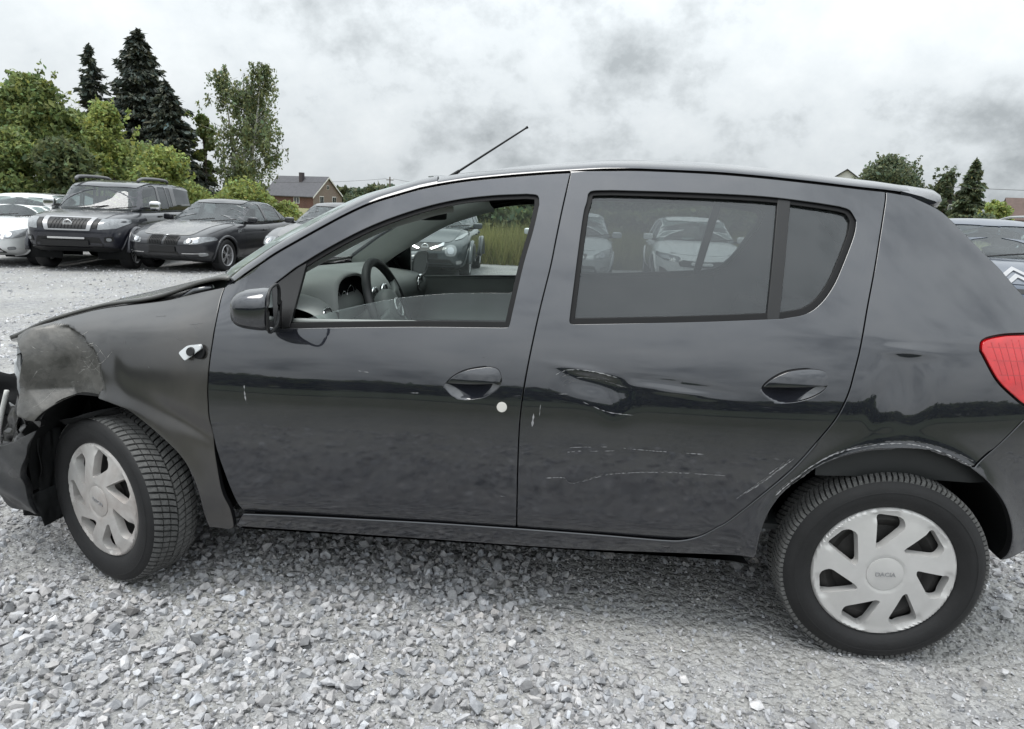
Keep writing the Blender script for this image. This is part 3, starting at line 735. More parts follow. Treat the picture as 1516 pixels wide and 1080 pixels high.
L_side = loop([rtop[-1], (1.315, 1.452)], [(1.315, 1.452), *qe[1:]], [qe[-1], (1.655, 1.066), TR['lamp_top'][-1]], T_('lamp_top', True), T_('lamp_low'),
              [TR['lamp_low'][-1], (1.66, .838), (1.655, .822), TR['bump_seam'][0]], T_('bump_seam'), arch_b[::-1],
              T_('sill_bottom', True), [TR['sill_bottom'][0], (-.815, .285), TR['door_bottom_f'][0]], T_('door_bottom_f'), T_('door_bottom_r'), T_('c_shut_low'), T_('c_shut')[:-1] + [rtop[-1]], step=.013)

def closed_cat(pts, step=.006):
    P = [tuple(q) for q in pts]; n = len(P); Q = P[-2:]+P+P[:3]
    c = catmull(Q, step); a, b = np.array(P[0]), np.array(P[0])
    i0 = int(np.argmin(np.linalg.norm(c[:len(c)//2]-a, axis=1))); d = np.linalg.norm(c[len(c)//2:]-a, axis=1); i1 = len(c)//2+int(np.argmin(d))
    P = c[i0:i1]; x, y = P.T
    return P if np.sum(x*np.roll(y, -1)-np.roll(x, -1)*y) > 0 else P[::-1]
H_f, H_r = closed_cat(TR['handle_f']), closed_cat(TR['handle_r'])

def both(fn):
    for s in (-1, 1): fn(s)

def add_sides(s):
    near = s < 0
    fw = skin('front_wing', [L_wing], WW if near else W0, WORN if near else PAINT, car, s, grid=.0085 if near else .03)
    if near:
        fw.data.materials.append(SCUFF); nf = len(fw.data.polygons); c = np.zeros(nf*3); fw.data.polygons.foreach_get('center', c); c = c.reshape(-1, 3)
        ix = np.zeros(nf, np.int32); fw.data.polygons.foreach_get('material_index', ix); fw.data.polygons.foreach_set('material_index', np.where((ix == 0) & (crush_zone(c[:, 0], c[:, 2]) > .45), 2, ix).astype(np.int32))
    fd = skin('front_door', [L_fdoor, L_fwin, H_f], WD if near else W0, PAINT, car, s, grid=.016 if near else .03, hole_depth=.02)
    rd = skin('rear_door', [L_rdoor, L_rwin, H_r], WD if near else W0, PAINT, car, s, grid=.0105 if near else .03, hole_depth=.02)
    skin('body_side', [L_side], WS if near else W0, PAINT, car, s, grid=.012 if near else .03, gap=(lambda q: np.where(q[:, 1] < .72, .0072, .0034)) if near else .0036, rnd=(lambda q: np.where(q[:, 1] < .72, .005, .0012)) if near else .0016)
    # seals round the windows: black band, set back
    for nm, lp, par, sx in (('window_seal', L_fwin, fd, .0), ('window_seal', L_rwin, rd, .0)):
        skin(nm, [offset(lp, -.004), offset(lp, .016 if near else .02)], W0, RUBBER, par, s, grid=.012, gap=0, depth=.012, off=.010, hole_depth=.03)
    # glass
    rg = offset(L_rwin, .004)
    skin('window_glass', [rg], W0, GLASSR, rd, s, grid=.05, gap=0, depth=.004, off=.022)
    dv = TR['divider']
    skin('divider_bar', [loop([dv[0], dv[1]], [dv[1], dv[2]], [dv[2], dv[3]], [dv[3], dv[0]])], W0, BLACKP, rd, s, grid=.03, gap=0, depth=.02, off=.008)
    if near:
        # half lowered, tipped forwards
        g = loop([(-.62, .95), (-.595, .975), (-.50, 1.005), (-.38, 1.038), (-.25, 1.066), (-.10, 1.085), (.10, 1.097)], [(.10, 1.097), (.083, .99)], [(.083, .99), (.06, .95), (-.3, .94), (-.62, .95)], step=.02)
        skin('window_glass', [g], W0, GLASSF, fd, s, grid=.05, gap=0, depth=.004, off=.026)
    else:
        skin('window_glass', [offset(L_fwin, .004)], W0, GLASSF, fd, s, grid=.05, gap=0, depth=.004, off=.024)
    sl = loop([(-.6489, .9503), (-.716, 1.077)], [(-.716, 1.077), (-.633, 1.143)], [(-.633, 1.143), (-.606, 1.158)], [(-.606, 1.158), (-.627, .954)], step=.02)
    skin('mirror_sail', [offset(sl, .004)], W0, BLACKP, fd, s, grid=.03, gap=0, depth=.02, off=.004)
# right-hand and left-hand panels
both(add_sides)

def inner_skin(name, loops, material, parent, side, off, grid=.04):
    """inward-facing trim on the cabin side of a door"""
    v2, f = cdt(loops, grid)
    V = np.stack([v2[:, 0], side*(W0(v2[:, 0], v2[:, 1]) - off), v2[:, 1]], -1)
    return meshobj(name, V, [t[::-1] if side < 0 else t for t in f], material, parent)
for s in (-1, 1):
    for dn, outl, win in (('front', L_fdoor, L_fwin), ('rear', L_rdoor, L_rwin)):
        fr = offset(outl, .012); k = offset(win, -.004)
        up = inner_skin('door_inner_frame', [fr, k], TRIMD, car, s, .035)
        lowp = fr[fr[:, 1] < (.955 if dn == 'front' else 1.01)]
    def trimgrid(x0, x1, zlo, zhi):
        u = np.linspace(0, 1, 40); v = np.array([0, .12, .25, .4, .5, .56, .6, .66, .74, .82, .9, .95, 1.]); G = np.zeros((40, len(v), 3))
        bul = np.array([.05, .065, .07, .07, .085, .115, .12, .10, .075, .07, .07, .062, .04])
        for i, a in enumerate(u):
            x = x0+(x1-x0)*a
            for j, b in enumerate(v):
                z = zlo(x)+(zhi(x)-zlo(x))*b
                G[i, j] = (x, s*(W0(x, zhi(x))-.012-bul[j]), z)
        return G
    MB().grid(trimgrid(-.84, .15, lambda x: .36, lambda x: .965+.045*(x+.65))).build('door_trim_panel', TRIM, car, smooth=True)
    MB().grid(trimgrid(.18, .96, lambda x: .38, lambda x: 1.02+.07*(x-.28))).build('door_trim_panel', TRIMD, car, smooth=True)
    MB().tube([(x, s*(float(W0(x, .97))-.035), .968+.045*(x+.65)) for x in np.linspace(-.64, .12, 12)], .011, 6).build('window_ledge', TRIM, car, smooth=True)

# ---- roof, pillars, windscreen, tailgate
top_all = np.vstack([np.array(lower(topf[1:], .006)), np.array(lower(topr[1:], .006))])
TZ = pchip(top_all[:, 0], top_all[:, 1])
def edge_pt(x, z, d=.0):
    return np.array([x, -(W0(x, z)-d), z])
def roof_grid(x0, x1, n, crown):
    xs = np.linspace(x0, x1, n); G = []
    ts = np.concatenate([np.linspace(0, .12, 5)[:-1], np.linspace(.12, .5, 8)[:-1], np.linspace(.5, 1, 7)])
    for x in xs:
        z = float(TZ(x)); E = edge_pt(x, z); h = .004
        sl = float((W0(x, z)-W0(x, z-h))/h)   # dw/dz
        Tn = np.array([0, -sl, 1.]); Tn /= np.linalg.norm(Tn)
        zc = z+crown(x); P0 = E; P1 = E+Tn*.038; P2 = np.array([x, -.36, zc]); P3 = np.array([x, 0, zc+.004])
        row = [(1-t)**3*P0+3*t*(1-t)**2*P1+3*t*t*(1-t)*P2+t**3*P3 for t in ts]
        row = row + [q*np.array([1, -1, 1]) for q in row[-2::-1]]
        G.append(row)
    return np.array(G)
HEAD = -.20
MB().grid(roof_grid(HEAD, 1.315, 60, lambda x: .038+.010*math.sin((x+.2)/1.5*math.pi))).build('roof', PAINT, car, smooth=True)
# windscreen pillars and glass
pil = [q for q in [(-.88, 1.062), *topf] if q[0] <= HEAD+.01]; pil = catmull([(a, b-.006) for a, b in pil], .03)
pil = pil[pil[:, 0] < HEAD]; pil = np.vstack([pil, [HEAD, float(TZ(HEAD))]])
GE = []
for s in (-1, 1):
    rows = []
    for i, (x, z) in enumerate(pil):
        E = edge_pt(x, z); h = .004; sl = float((W0(x, z)-W0(x, z-h))/h); Tn = np.array([-.25, -sl, 1.]); Tn /= np.linalg.norm(Tn)
        k = i/(len(pil)-1)
        Gp = E+np.array([-.030*(1-k)-.012, .062+.02*(1-k), .020+.008*k])
        if s < 0: GE.append(Gp)
        row = []
        for t in np.linspace(0, 1, 8):
            q = (1-t)**2*E+2*t*(1-t)*(E+Tn*.026)+t*t*Gp; row.append(q*np.array([1, 1 if s < 0 else -1, 1]))
        row.append(row[-1]+np.array([.01, 0, -.03]))
        rows.append(row)
    MB().grid(rows).build('windscreen_pillar', PAINT, car, smooth=True)
    # cabin-side lining of the pillar
    rows = []
    for i, (x, z) in enumerate(pil):
        E = edge_pt(x, z); k = i/(len(pil)-1); a = E+np.array([.00, .045, -.045]); b_ = GE[i]+np.array([.01, .01, -.022]); c_ = E+np.array([.045, .055, -.075]); d_ = E+np.array([.05, .03, -.09])
        rows.append([q*np.array([1, 1 if s < 0 else -1, 1]) for q in (b_, (a+b_)/2+np.array([.018, .012, -.012]), (a+c_)/2+np.array([.012, .016, -.004]), c_, d_)])
    MB().grid(rows).build('pillar_lining', HEADL, car, smooth=True)
GE = np.array(GE)
def screen(edge, bul0, bul1, dx=1, n=25, inset=0.):
    G = []
    for i, q in enumerate(edge):
        k = i/(len(edge)-1); bul = bul0+(bul1-bul0)*k; row = []
        for t in np.linspace(-1, 1, n):
            c = 1-abs(t)**2.2
            row.append((q[0]-dx*bul*c, t*abs(q[1]), q[2]+.006*c))
        G.append(row)
    return G
MB().grid(screen(GE+np.array([.004, 0, -.004]), .20, .12)).build('windscreen', GLASSW, car, smooth=True)
# header between roof and glass
rg_ = roof_grid(HEAD, HEAD+.02, 2, lambda x: .038)[0]
gl_ = np.array(screen(GE, .20, .12, n=len(rg_))[-1])
MB().grid(np.stack([rg_, .55*rg_+.45*gl_+np.array([0, 0, .006]), gl_], 0)).build('windscreen_header', PAINT, car, smooth=True)
# headliner
rg2 = roof_grid(HEAD-.03, 1.28, 20, lambda x: .038)*np.array([1, .93, 1])-np.array([0, 0, .045])
MB().grid(rg2).build('headliner', HEADL, car, smooth=True)
# tailgate
te = np.array([(a, b) for a, b in [(1.322, 1.452), *qe[1:], (1.70, 1.01), (1.735, .92), (1.76, .80), (1.765, .70)]]); te = catmull(te, .03)
TE = np.array([edge_pt(a, min(b, 2), .006) for a, b in te]); kz = (te[:, 1] > 1.10)
i0 = int(np.argmin(np.abs(te[:, 1]-1.42))); i1 = int(np.argmin(np.abs(te[:, 1]-1.10)))
tg = np.array(screen(TE, .07, .13, dx=-1, n=31))
tgo = empty('tailgate'); tgo.parent = car
MB().grid(tg[:i0+1]).build('upper_panel', PAINT, tgo, smooth=True); MB().grid(tg[i1:]).build('lower_panel', PAINT, tgo, smooth=True)
for sl_ in (slice(0, 4), slice(27, 31)): MB().grid(tg[i0:i1+1, sl_]).build('window_pillar', PAINT, tgo, smooth=True)
MB().grid(tg[i0:i1+1, 3:28]+np.array([-.004, 0, 0])).build('rear_window', GLASSR, tgo, smooth=True)
# roof spoiler
sp = []
for t in np.linspace(-1, 1, 41):
    c = 1-abs(t)**3; y = t*.515; xt = 1.418+.075*c; zt = 1.440+.030*c; xf = 1.285; zf = 1.463+.042*(1-abs(t)**2.5)
    e = (1-abs(t)**14)**.5 if abs(t) < 1 else 0; th = .006+.017*e; zm = zt-.006
    sp.append([(xf, y, zf+.002), (xf+.5*(xt-xf), y, zf*.45+zt*.55+.016*e), (xt-.025*(2-e), y, zm+th+.004), (xt-.006-.02*(1-e), y, zm+th*.7), (xt-.02*(1-e), y, zm), (xt-.010-.02*(1-e), y, zm-th), (xt-.05, y, zm-th*1.2), (xf+.07, y, zf-.05), (xf, y, zf-.03)])
m = MB().grid(sp); m.add(sp[0], [tuple(range(9))]); m.add(sp[-1], [tuple(range(9))])
so = m.build('spoiler', PAINT, tgo, smooth=True, sharp=55)
# black weather strip in the gap between doors and roof
for s in (-1, 1):
    rows = []
    for x in np.linspace(-.76, 1.31, 90):
        z = float(TZ(x))+.004 if x > HEAD else float(pchip(pil[:, 0], pil[:, 1])(x))+.002
        rows.append([(x, s*(float(W0(x, z-d))-o_), z-d) for d, o_ in ((-.002, .012), (.014, .010), (.03, .012), (.05, .03))])
    MB().grid(rows).build('weather_strip', RUBBER, car, smooth=True)

# ---- sill underside, floor, wheel housings
mb = MB()
for s in (-1, 1):
    xs = np.linspace(-.86, .90, 30); mb.grid([[(x, s*(float(WS(x, .262+.031*(x+.0)))-.012-d), z0+.262+.031*x) for d, z0 in ((0, -.004), (.05, -.03), (.16, -.05), (.2, .1))] for x in xs])
mb.box((.0, 0, .33), (2.9, 1.05, .03)); mb.build('underbody', LINER, car, smooth=True, sharp=40)
def arch_path(k):
    if k: return catmull(TR['arch_r'], .03)
    q = catmull(TR['arch_f'], .03); ext = np.array([(-1.60, .30), (-1.595, .40), (-1.565, .49)]); return np.vstack([ext, q])
for k, (cx, cz) in enumerate(ARCH):
    for s in (-1, 1):
        pth = arch_path(k); G = []
        for a, b in pth:
            d = np.array([a-cx, b-cz]); l = np.linalg.norm(d); q = np.array([cx, cz])+d*(l+.006)/l; wy = float((WS if s < 0 and k else W0)(a, b))
            G.append([(q[0], s*(wy-.010), q[1]), (q[0], s*(wy-.05), q[1]), (q[0], s*.62, q[1]+.01), (q[0], s*.42, q[1])])
        mb = MB(); mb.grid(G); mb.add([g[-1] for g in G], [tuple(range(len(G)))]); mb.build('wheel_housing', LINER, car, smooth=True, sharp=40)
# ---- door handles: bowl let into the door skin, pull bar across its upper half
def door_handle(outl, bar, door, s, Wf):
    c = outl.mean(0); sx = np.ptp(outl[:, 0])/2; sz = np.ptp(outl[:, 1])/2
    def Wb(x, z): return Wf(x, z) - .027*np.clip(1-((x-c[0])/sx)**2-((z-c[1])/sz)**2, 0, 1)**.9
    skin('handle_recess', [offset(outl, -.001)], Wb, PAINT, door, s, grid=.005, gap=0, depth=.002)
    b = loop(bar[:-1], [bar[-2], bar[-1], bar[0]], step=.006); cb = b.mean(0)
    def Wh(x, z): return Wf(x, z) + .004 + .012*np.clip(1-((x-c[0])/(sx*1.05))**2, 0, 1)**.7*np.clip(1.25-((z-cb[1])/.045)**2, 0, 1.2)
    skin('handle', [offset(b, .0035)], Wh, PAINT, door, s, grid=.006, gap=0, depth=.02)
def disc_on_side(name, x, z, r, material, par, s=-1, proud=.003, Wf=None):
    Wf = Wf or WD
    th = np.linspace(0, 2*np.pi, 21)[:-1]; P = np.stack([x+r*np.cos(th), z+r*np.sin(th)], -1)
    return skin(name, [P], lambda a, b: Wf(a, b)+proud, material, par, s, grid=r*.6, gap=0, depth=proud+.004)
for o in [o for o in car.children if o.name.split('.')[0] in ('front_door', 'rear_door')]:
    near = o.data.vertices[0].co.y < 0
    if near:
        if o.name.startswith('front'):
            door_handle(H_f, TR['bar_f'], o, -1, WD)
            q = TR['lock'][0]; disc_on_side('lock_cap', q[0], q[1], .0145, mat('white_lock_cap', (.66, .64, .60), rough=.5), o)
            FD = o
        else: door_handle(H_r, TR['bar_r'], o, -1, WD); RD = o
    else: door_handle(H_f if o.name.startswith('front') else H_r, TR['bar_f'] if o.name.startswith('front') else TR['bar_r'], o, 1, lambda x, z: W0(x, z)+.006)

# ---- scratches: thin bright scores standing on the paint
SCR = mat('bare_scratch', (.30, .30, .31), rough=.7, var=.3, vscale=60)
SCRD = mat('dull_scratch', (.09, .09, .093), rough=.7, var=.4, vscale=60)
def scratch(pts, par, width=.0016, jit=.0025, material=None, breaks=.25, Wf=None, seed=0):
    r = np.random.default_rng(seed); Wf = Wf or WD; c = catmull(pts, .006); n = len(c)
    c = c + np.cumsum(r.normal(0, jit*.18, (n, 2)), 0)*.5; m = MB()
    w = width*np.clip(r.normal(.6, .45, n), .0, 1.6); w[0] = w[-1] = 0
    w = np.where(np.convolve(r.random(n+8), np.ones(5)/5, 'same')[4:n+4] < breaks+.12, 0, w)
    for i in range(n-1):
        if w[i] <= 0 and w[i+1] <= 0: continue
        e = c[i+1]-c[i]; q = np.array([-e[1], e[0]]); q /= max(np.linalg.norm(q), 1e-9)
        P = [c[i]-q*w[i]/2, c[i+1]-q*w[i+1]/2, c[i+1]+q*w[i+1]/2, c[i]+q*w[i]/2]
        m.add([(a, -(float(Wf(a, b))+.0006), b) for a, b in P], [(0, 1, 2, 3)])
    if m.f: tag(m.build('scratch', material or SCR, par, fix=False), kind='stuff')
BSIDE = [o for o in car.children if o.name.startswith('body_side') and o.data.vertices[0].co.y < 0][0]
scratch(TR['scr1'], RD, .0022, seed=1); scratch(TR['scr1'][1:], RD, .003, .004, SCRD, seed=21); scratch(TR['scr2'], RD, .0018, seed=2, breaks=.3); scratch([(a+.01, b-.012) for a, b in TR['scr2'][:3]], RD, .002, seed=22, breaks=.35)
scratch(TR['scr3'], RD, .006, seed=3, breaks=.1); scratch([(a+.02, b+.03) for a, b in TR['scr3']], RD, .002, seed=33, breaks=.4)
for k in range(5): scratch([(a+.012*k-.03, b+.010*k) for a, b in TR['scr4']], RD if k < 3 else BSIDE, .0026, .004, SCRD if k % 2 else SCR, .3, seed=40+k, Wf=WS if k > 2 else WD)
for k in range(3): scratch([(a, b+.008*k-.006) for a, b in TR['scr5']], BSIDE, .0026, .004, SCRD if k != 1 else SCR, .28, seed=50+k, Wf=WS)
for k in range(4): scratch([(a+.01*k, b-.010*k) for a, b in TR['scr6']], RD, .0024, .005, SCRD if k else SCR, .3, seed=60+k)
scratch(TR['scr7'], RD, .0022, seed=7); scratch(TR['scr8'], FD, .004, seed=8)
for k in range(9):
    r = np.random.default_rng(90+k); x = r.uniform(-.7, .6); z = r.uniform(.42, .95)
    scratch([(x, z), (x+r.uniform(.004, .05), z+r.uniform(-.004, .01))], FD if x < .1 else RD, .0018, seed=70+k, material=SCRD if k % 2 else SCR)

SCRW = mat('pale_crease_score', (.24, .235, .225), rough=.7, var=.4, vscale=60)
FWING = [o for o in car.children if o.name.startswith('front_wing') and o.data.vertices[0].co.y < 0][0]
for k in range(22):
    r = np.random.default_rng(300+k); x = r.uniform(-1.58, -1.28); z = r.uniform(.62, .88); a = r.uniform(-.9, .9); l = r.uniform(.03, .13); bnd = r.uniform(-.03, .03)
    q_ = [(x, z), (x+l*.5*math.cos(a), z+l*.5*math.sin(a)+bnd), (x+l*math.cos(a), z+l*math.sin(a))]
    if not inside(offset(L_wing, .03), np.array(q_)).all(): continue
    scratch(q_, FWING, .0018, .004, SCRW, .2, WW, 330+k)
for k in range(8):
    r = np.random.default_rng(360+k); x = r.uniform(-1.2, -.95); z = r.uniform(.66, .98)
    scratch([(x, z), (x+r.uniform(.01, .05), z+r.uniform(-.03, .03))], FWING, .002, .003, SCRD, .25, WW, 380+k)
# ---- wheels
def hole_loops(n, ph):
    hs = []
    for i in range(n):
        a = ph+2*math.pi*i/n
        q = [(.170, -.031), (.163, .030), (.138, .037), (.084, -.019), (.083, -.030)]
        P = []
        for r, v in q:
            P.append((r*math.cos(a)+v*math.sin(a), r*math.sin(a)-v*math.cos(a)))
        P = np.array(P); P = P.mean(0)+(P-P.mean(0))*1.13; hs.append(rloop(P, .012, .006, 4))
    return hs
def make_wheel(name, capm, R=.308, rc=.205, fine=False):
    k_ = rc/.205
    w = empty(name); w.parent = car
    t = empty('tyre'); t.parent = w
    prof = [(.192*k_, .070), (.197*k_, .080), (.215*k_, .0885), (.250, .0935), (.272, .091), (.287, .086), (.2965, .078), (R-.009, .066), (R-.008, .03), (R-.008, 0)]
    prof = prof + [(r, -y) for r, y in prof[-2::-1]]
    MB().lathe(prof, 72).build('carcass', TYRE, w, smooth=True)
    # lettering ring and a fine bead line on the outer wall
    MB().lathe([(.268, -.0918), (.270, -.0930), (.273, -.0912)], 72).build('bead_line', TYRE, w, smooth=True)
    bpy.data.objects.remove(t)
    m = MB(); n = 116 if fine else 84; pitch = 2*math.pi/n
    def rt(y): return R-.010*max(0, (abs(y)-.045)/.034)**2
    for side in (-1, 1):
        for ya, yb, sg in ((.003, .026, 2), (.030, .052, 2), (.0555, .079 if not fine else .074, 2)):
            for i in range(n):
                ys = np.linspace(ya, yb, sg+1); V = []
                for y in ys:
                    sweep = pitch*(1.55*(y/.088)**.8)+(.5*pitch if side > 0 else 0)
                    a0 = i*pitch+sweep; wd = pitch*(.80 if ya < .05 else .74)
                    for a, r in ((a0, rt(y)-.014), (a0+wd, rt(y)-.014), (a0+wd-.003, rt(y)), (a0+.003, rt(y))):
                        V.append((r*math.cos(a), side*y, r*math.sin(a)))
                F = []
                for k in range(sg):
                    b = 4*k
                    for p, q in ((0, 1), (1, 2), (2, 3), (3, 0)): F.append((b+p, b+q, b+4+q, b+4+p))
                F += [(0, 3, 2, 1), (4*sg, 4*sg+1, 4*sg+2, 4*sg+3)]
                m.add(V, F)
    m.build('tread', TREAD, w)
    # trim disc with seven slanted openings
    th = np.linspace(0, 2*np.pi, 97)[:-1]
    hs = [h*k_ for h in hole_loops(7, rad(90))]; hubc = [(.0575*math.cos(a), .0575*math.sin(a)) for a in th[::3]]
    v2, f = cdt([np.stack([rc*np.cos(th), rc*np.sin(th)], -1)]+hs, .0075)
    cen = [np.mean(h, 0) for h in hs]
    def dep(q):
        r = np.hypot(q[:, 0], q[:, 1]); d = -.0935+.030*sstep((r/k_-.187)/.020)+.010*((r-.06)/.13).clip(0, 1)**2 + .004*sstep((.062-r)/.006)
        for c in cen:
            cr_ = np.hypot(*c); u = (q@c)/cr_; v = np.abs((q[:, 0]*c[1]-q[:, 1]*c[0])/cr_)
            d = d+.007*sstep((u/k_-.150)/.02)*sstep((.040-v/k_)/.012)*sstep((.186-r/k_)/.008)
        return d
    V = list(np.stack([v2[:, 0], dep(v2), v2[:, 1]], -1)); F = list(f)
    for h in hs:
        b = len(V); k = len(h); d0 = dep(h); h2 = h*.0+h.mean(0)+(h-h.mean(0))*.90
        V += list(np.stack([h[:, 0], d0, h[:, 1]], -1)) + list(np.stack([h2[:, 0], d0+.026, h2[:, 1]], -1))
        F += [(b+i, b+(i+1) % k, b+k+(i+1) % k, b+k+i) for i in range(k)]
    cap = meshobj('hub_cap', V, F, capm, w, sharp=35)
    MB().lathe([(.0, -.0935), (.048, -.0935), (.0545, -.092), (.056, -.088)], 40).build('centre_boss', capm, cap, smooth=True, sharp=40)
    MB().lathe([(.0565, -.0895), (.059, -.0905), (.0595, -.0885)], 40).build('boss_ring', LETTER, cap, smooth=True)
    tm = text_mesh('DACIA', .020); tm.materials.append(LETTER); to = link(bpy.data.objects.new('lettering', tm), cap)
    to.matrix_local = Matrix.Translation((0, -.0945, 0)) @ Matrix.Rotation(rad(90), 4, 'X')
    # steel wheel behind it
    mb = MB(); mb.lathe([(.0, -.045), (.05, -.045), (.06, -.03), (.10, -.045), (.14, -.035), (.165, -.05), (.185, -.045), (.188*k_, -.02), (.192*k_, -.07), (.196*k_, -.076), (.200*k_, -.076)], 48)
    for i in range(4):
        a = rad(45+90*i); mb.lathe([(.009, -.03), (.009, -.052), (.0, -.054)], 8, c=(.05*math.cos(a), 0, .05*math.sin(a)))
    mb.build('steel_wheel', STEEL, w, smooth=True, sharp=40)
    return w
wh = make_wheel('front_wheel', RUSTCAP, rc=.219)
wh.matrix_local = Matrix.Translation((-1.294, -.735, .300)) @ Matrix.Rotation(rad(-23.4), 4, 'Z') @ Matrix.Rotation(rad(12), 4, 'Y')
wr2 = make_wheel('rear_wheel', SILVER, R=.319, rc=.229, fine=True)
wr2.matrix_local = Matrix.Translation((1.294, -.738, .301)) @ Matrix.Rotation(rad(-3), 4, 'Y')
def copy_part_tree(o, parent, mw):
    c = copy_tree(o, parent); c.matrix_local = mw; return c
copy_part_tree(wh, car, Matrix.Translation((-1.294, .735, .300)) @ Matrix.Rotation(rad(180-23.4), 4, 'Z'))
copy_part_tree(wr2, car, Matrix.Translation((1.294, .738, .301)) @ Matrix.Rotation(rad(180), 4, 'Z'))

# ---- tail lamps and rear bumper
for s in (-1, 1):
    LL = loop(T_('lamp_top'), [TR['lamp_top'][-1], (1.668, 1.058)], [(1.668, 1.058), (1.690, .98), (1.690, .885), (1.665, .845)], [(1.665, .845), TR['lamp_low'][-1]], T_('lamp_low', True), step=.012)
    lo = skin('tail_lamp', [LL], lambda x, z: W0(x, z)+.006, LENSR, car, s, grid=.012, gap=.006, depth=.03)
    if s < 0:
        LRIB = mat('dark_red_lens_rib', (.40, .005, .008), rough=.2, coat=1)
        for q in range(7):
            x0 = 1.505+.022*q; m = MB(); rows = []
            for v in np.linspace(0, 1, 12):
                zz_ = 1.045-.008*q*0-(.10+.014*q)*v; xx = x0+.035*v
                if not inside(offset(LL, .012), np.array([[xx, zz_]]))[0]: continue
                rows.append([(xx+d_, -(float(W0(xx+d_, zz_))+.0066), zz_) for d_ in (-.0012, .0012)])
            if len(rows) > 2: m.grid(rows).build('lens_rib', LRIB, lo)
        zs = [1.022, .985, .945]
        for zr_ in zs:
            rows = [[(xx, -(float(W0(xx, zr_+d_))+.0064), zr_+d_) for d_ in (-.001, .001)] for xx in np.linspace(1.48, 1.67, 24) if inside(offset(LL, .012), np.array([[xx, zr_]]))[0]]
            if len(rows) > 2: MB().grid(rows).build('lens_rib', LRIB, lo)
    skin('lamp_surround', [LL], lambda x, z: W0(x, z)-.012, BLACKP, lo, s, grid=.03, gap=.0, depth=.02)
ab = TR['arch_r'][8:]
bb = np.array([TR['bump_seam'][2], *ab[1:], TR['bump_bottom'][1]])
for s in (-1, 1):
    LB = loop(T_('bump_seam'), ab, [ab[-1], TR['bump_bottom'][1], (1.80, .40)], [(1.80, .40), (1.84, .56), (1.82, .70), (1.78, .80)], [(1.78, .80), (1.70, .81), TR['bump_seam'][0]], step=.014)
    skin('rear_bumper_corner', [LB], W0, PAINT, car, s, grid=.014, gap=.003, depth=.03)
ys = np.linspace(-1, 1, 41); G = []
for z in np.linspace(.40, .81, 14):
    xe = float(pchip([.40, .56, .70, .81], [1.80, 1.84, 1.82, 1.775])(z)); ye = float(W0(xe, z))
    G.append([(xe+.11*(1-abs(t)**2.5)+.01*math.sin((z-.4)/.41*math.pi), t*ye, z) for t in ys])
MB().grid(G).build('rear_bumper', PAINT, car, smooth=True)
# ---- fuel flap on the far side is out of sight; roof aerial
m = MB(); m.tube([(-.265, -.30, 1.40), (-.245, -.30, 1.44)], [.020, .012], 10)
A0 = Vector((-.258, -.30, 1.431)); A1 = Vector((.065, -.30, 1.643))
m.tube([A0, A0+(A1-A0)*.25], [.008, .006], 8); m.tube([A0+(A1-A0)*.25, A1], [.0042, .0032], 8); m.tube([A1-(A1-A0)*.01, A1+(A1-A0)*.012], [.0048, .0048], 8)
m.build('roof_aerial', BLACKP, car, smooth=True, sharp=50)

# ---- door mirrors
def mirror(s):
    o = empty('door_mirror'); o.parent = car
    u = np.linspace(-math.pi/2, math.pi/2, 22); v = np.linspace(0, 2*math.pi, 36)
    G = []
    for a in u:
        row = []
        for b in v:
            def pw(x, e): return math.copysign(abs(x)**e, x)
            x = pw(math.sin(a), .62); y = pw(math.cos(a), .62)*pw(math.cos(b), .75); z = pw(math.cos(a), .62)*pw(math.sin(b), .75)
            # front tapers and drops, back is cut flat
            k = (x+1)/2
            X = x*.060 if x > 0 else x*.072
            row.append((X, y*.088*(.80+.20*k), z*.070*(.76+.24*k)-.010*(1-k)))
        G.append(row)
    G = np.array(G); G[..., 0] = np.minimum(G[..., 0], .046)
    MB().grid(G).build('housing', PAINT, o, smooth=True, sharp=60)
    rim = [(.047, .085*math.copysign(abs(math.cos(t))**.6, math.cos(t)), .068*math.copysign(abs(math.sin(t))**.6, math.sin(t))) for t in np.linspace(0, 2*math.pi, 33)]
    MB().tube(rim, .005, 6, cap=False).build('rim', BLACKP, o, smooth=True)
    gl = [(.0465, .079*math.copysign(abs(math.cos(t))**.6, math.cos(t)), .063*math.copysign(abs(math.sin(t))**.6, math.sin(t))) for t in np.linspace(0, 2*math.pi, 33)[:-1]]
    m = MB(); m.add(gl, [tuple(range(32))]); m.build('mirror_glass', MIRR if s < 0 else TRIMD, o)
    m = MB(); m.grid([[(x+.01, .085+.06*k, z-.02*k) for x, z in ((-.05, -.062), (.035, -.066), (.035, .02), (-.04, .01), (-.05, -.062))] for k in (0, .5, 1)]); m.build('stalk', BLACKP, o, smooth=True, sharp=50)
    o.matrix_local = Matrix.Translation((-.660, s*.935, 1.040)) @ Matrix.Rotation(rad(-14*s), 4, 'Z') @ Matrix.Rotation(rad(3 if s < 0 else 9), 4, 'Y') @ Matrix.Diagonal((1, 1 if s < 0 else -1, 1, 1))
both(mirror)

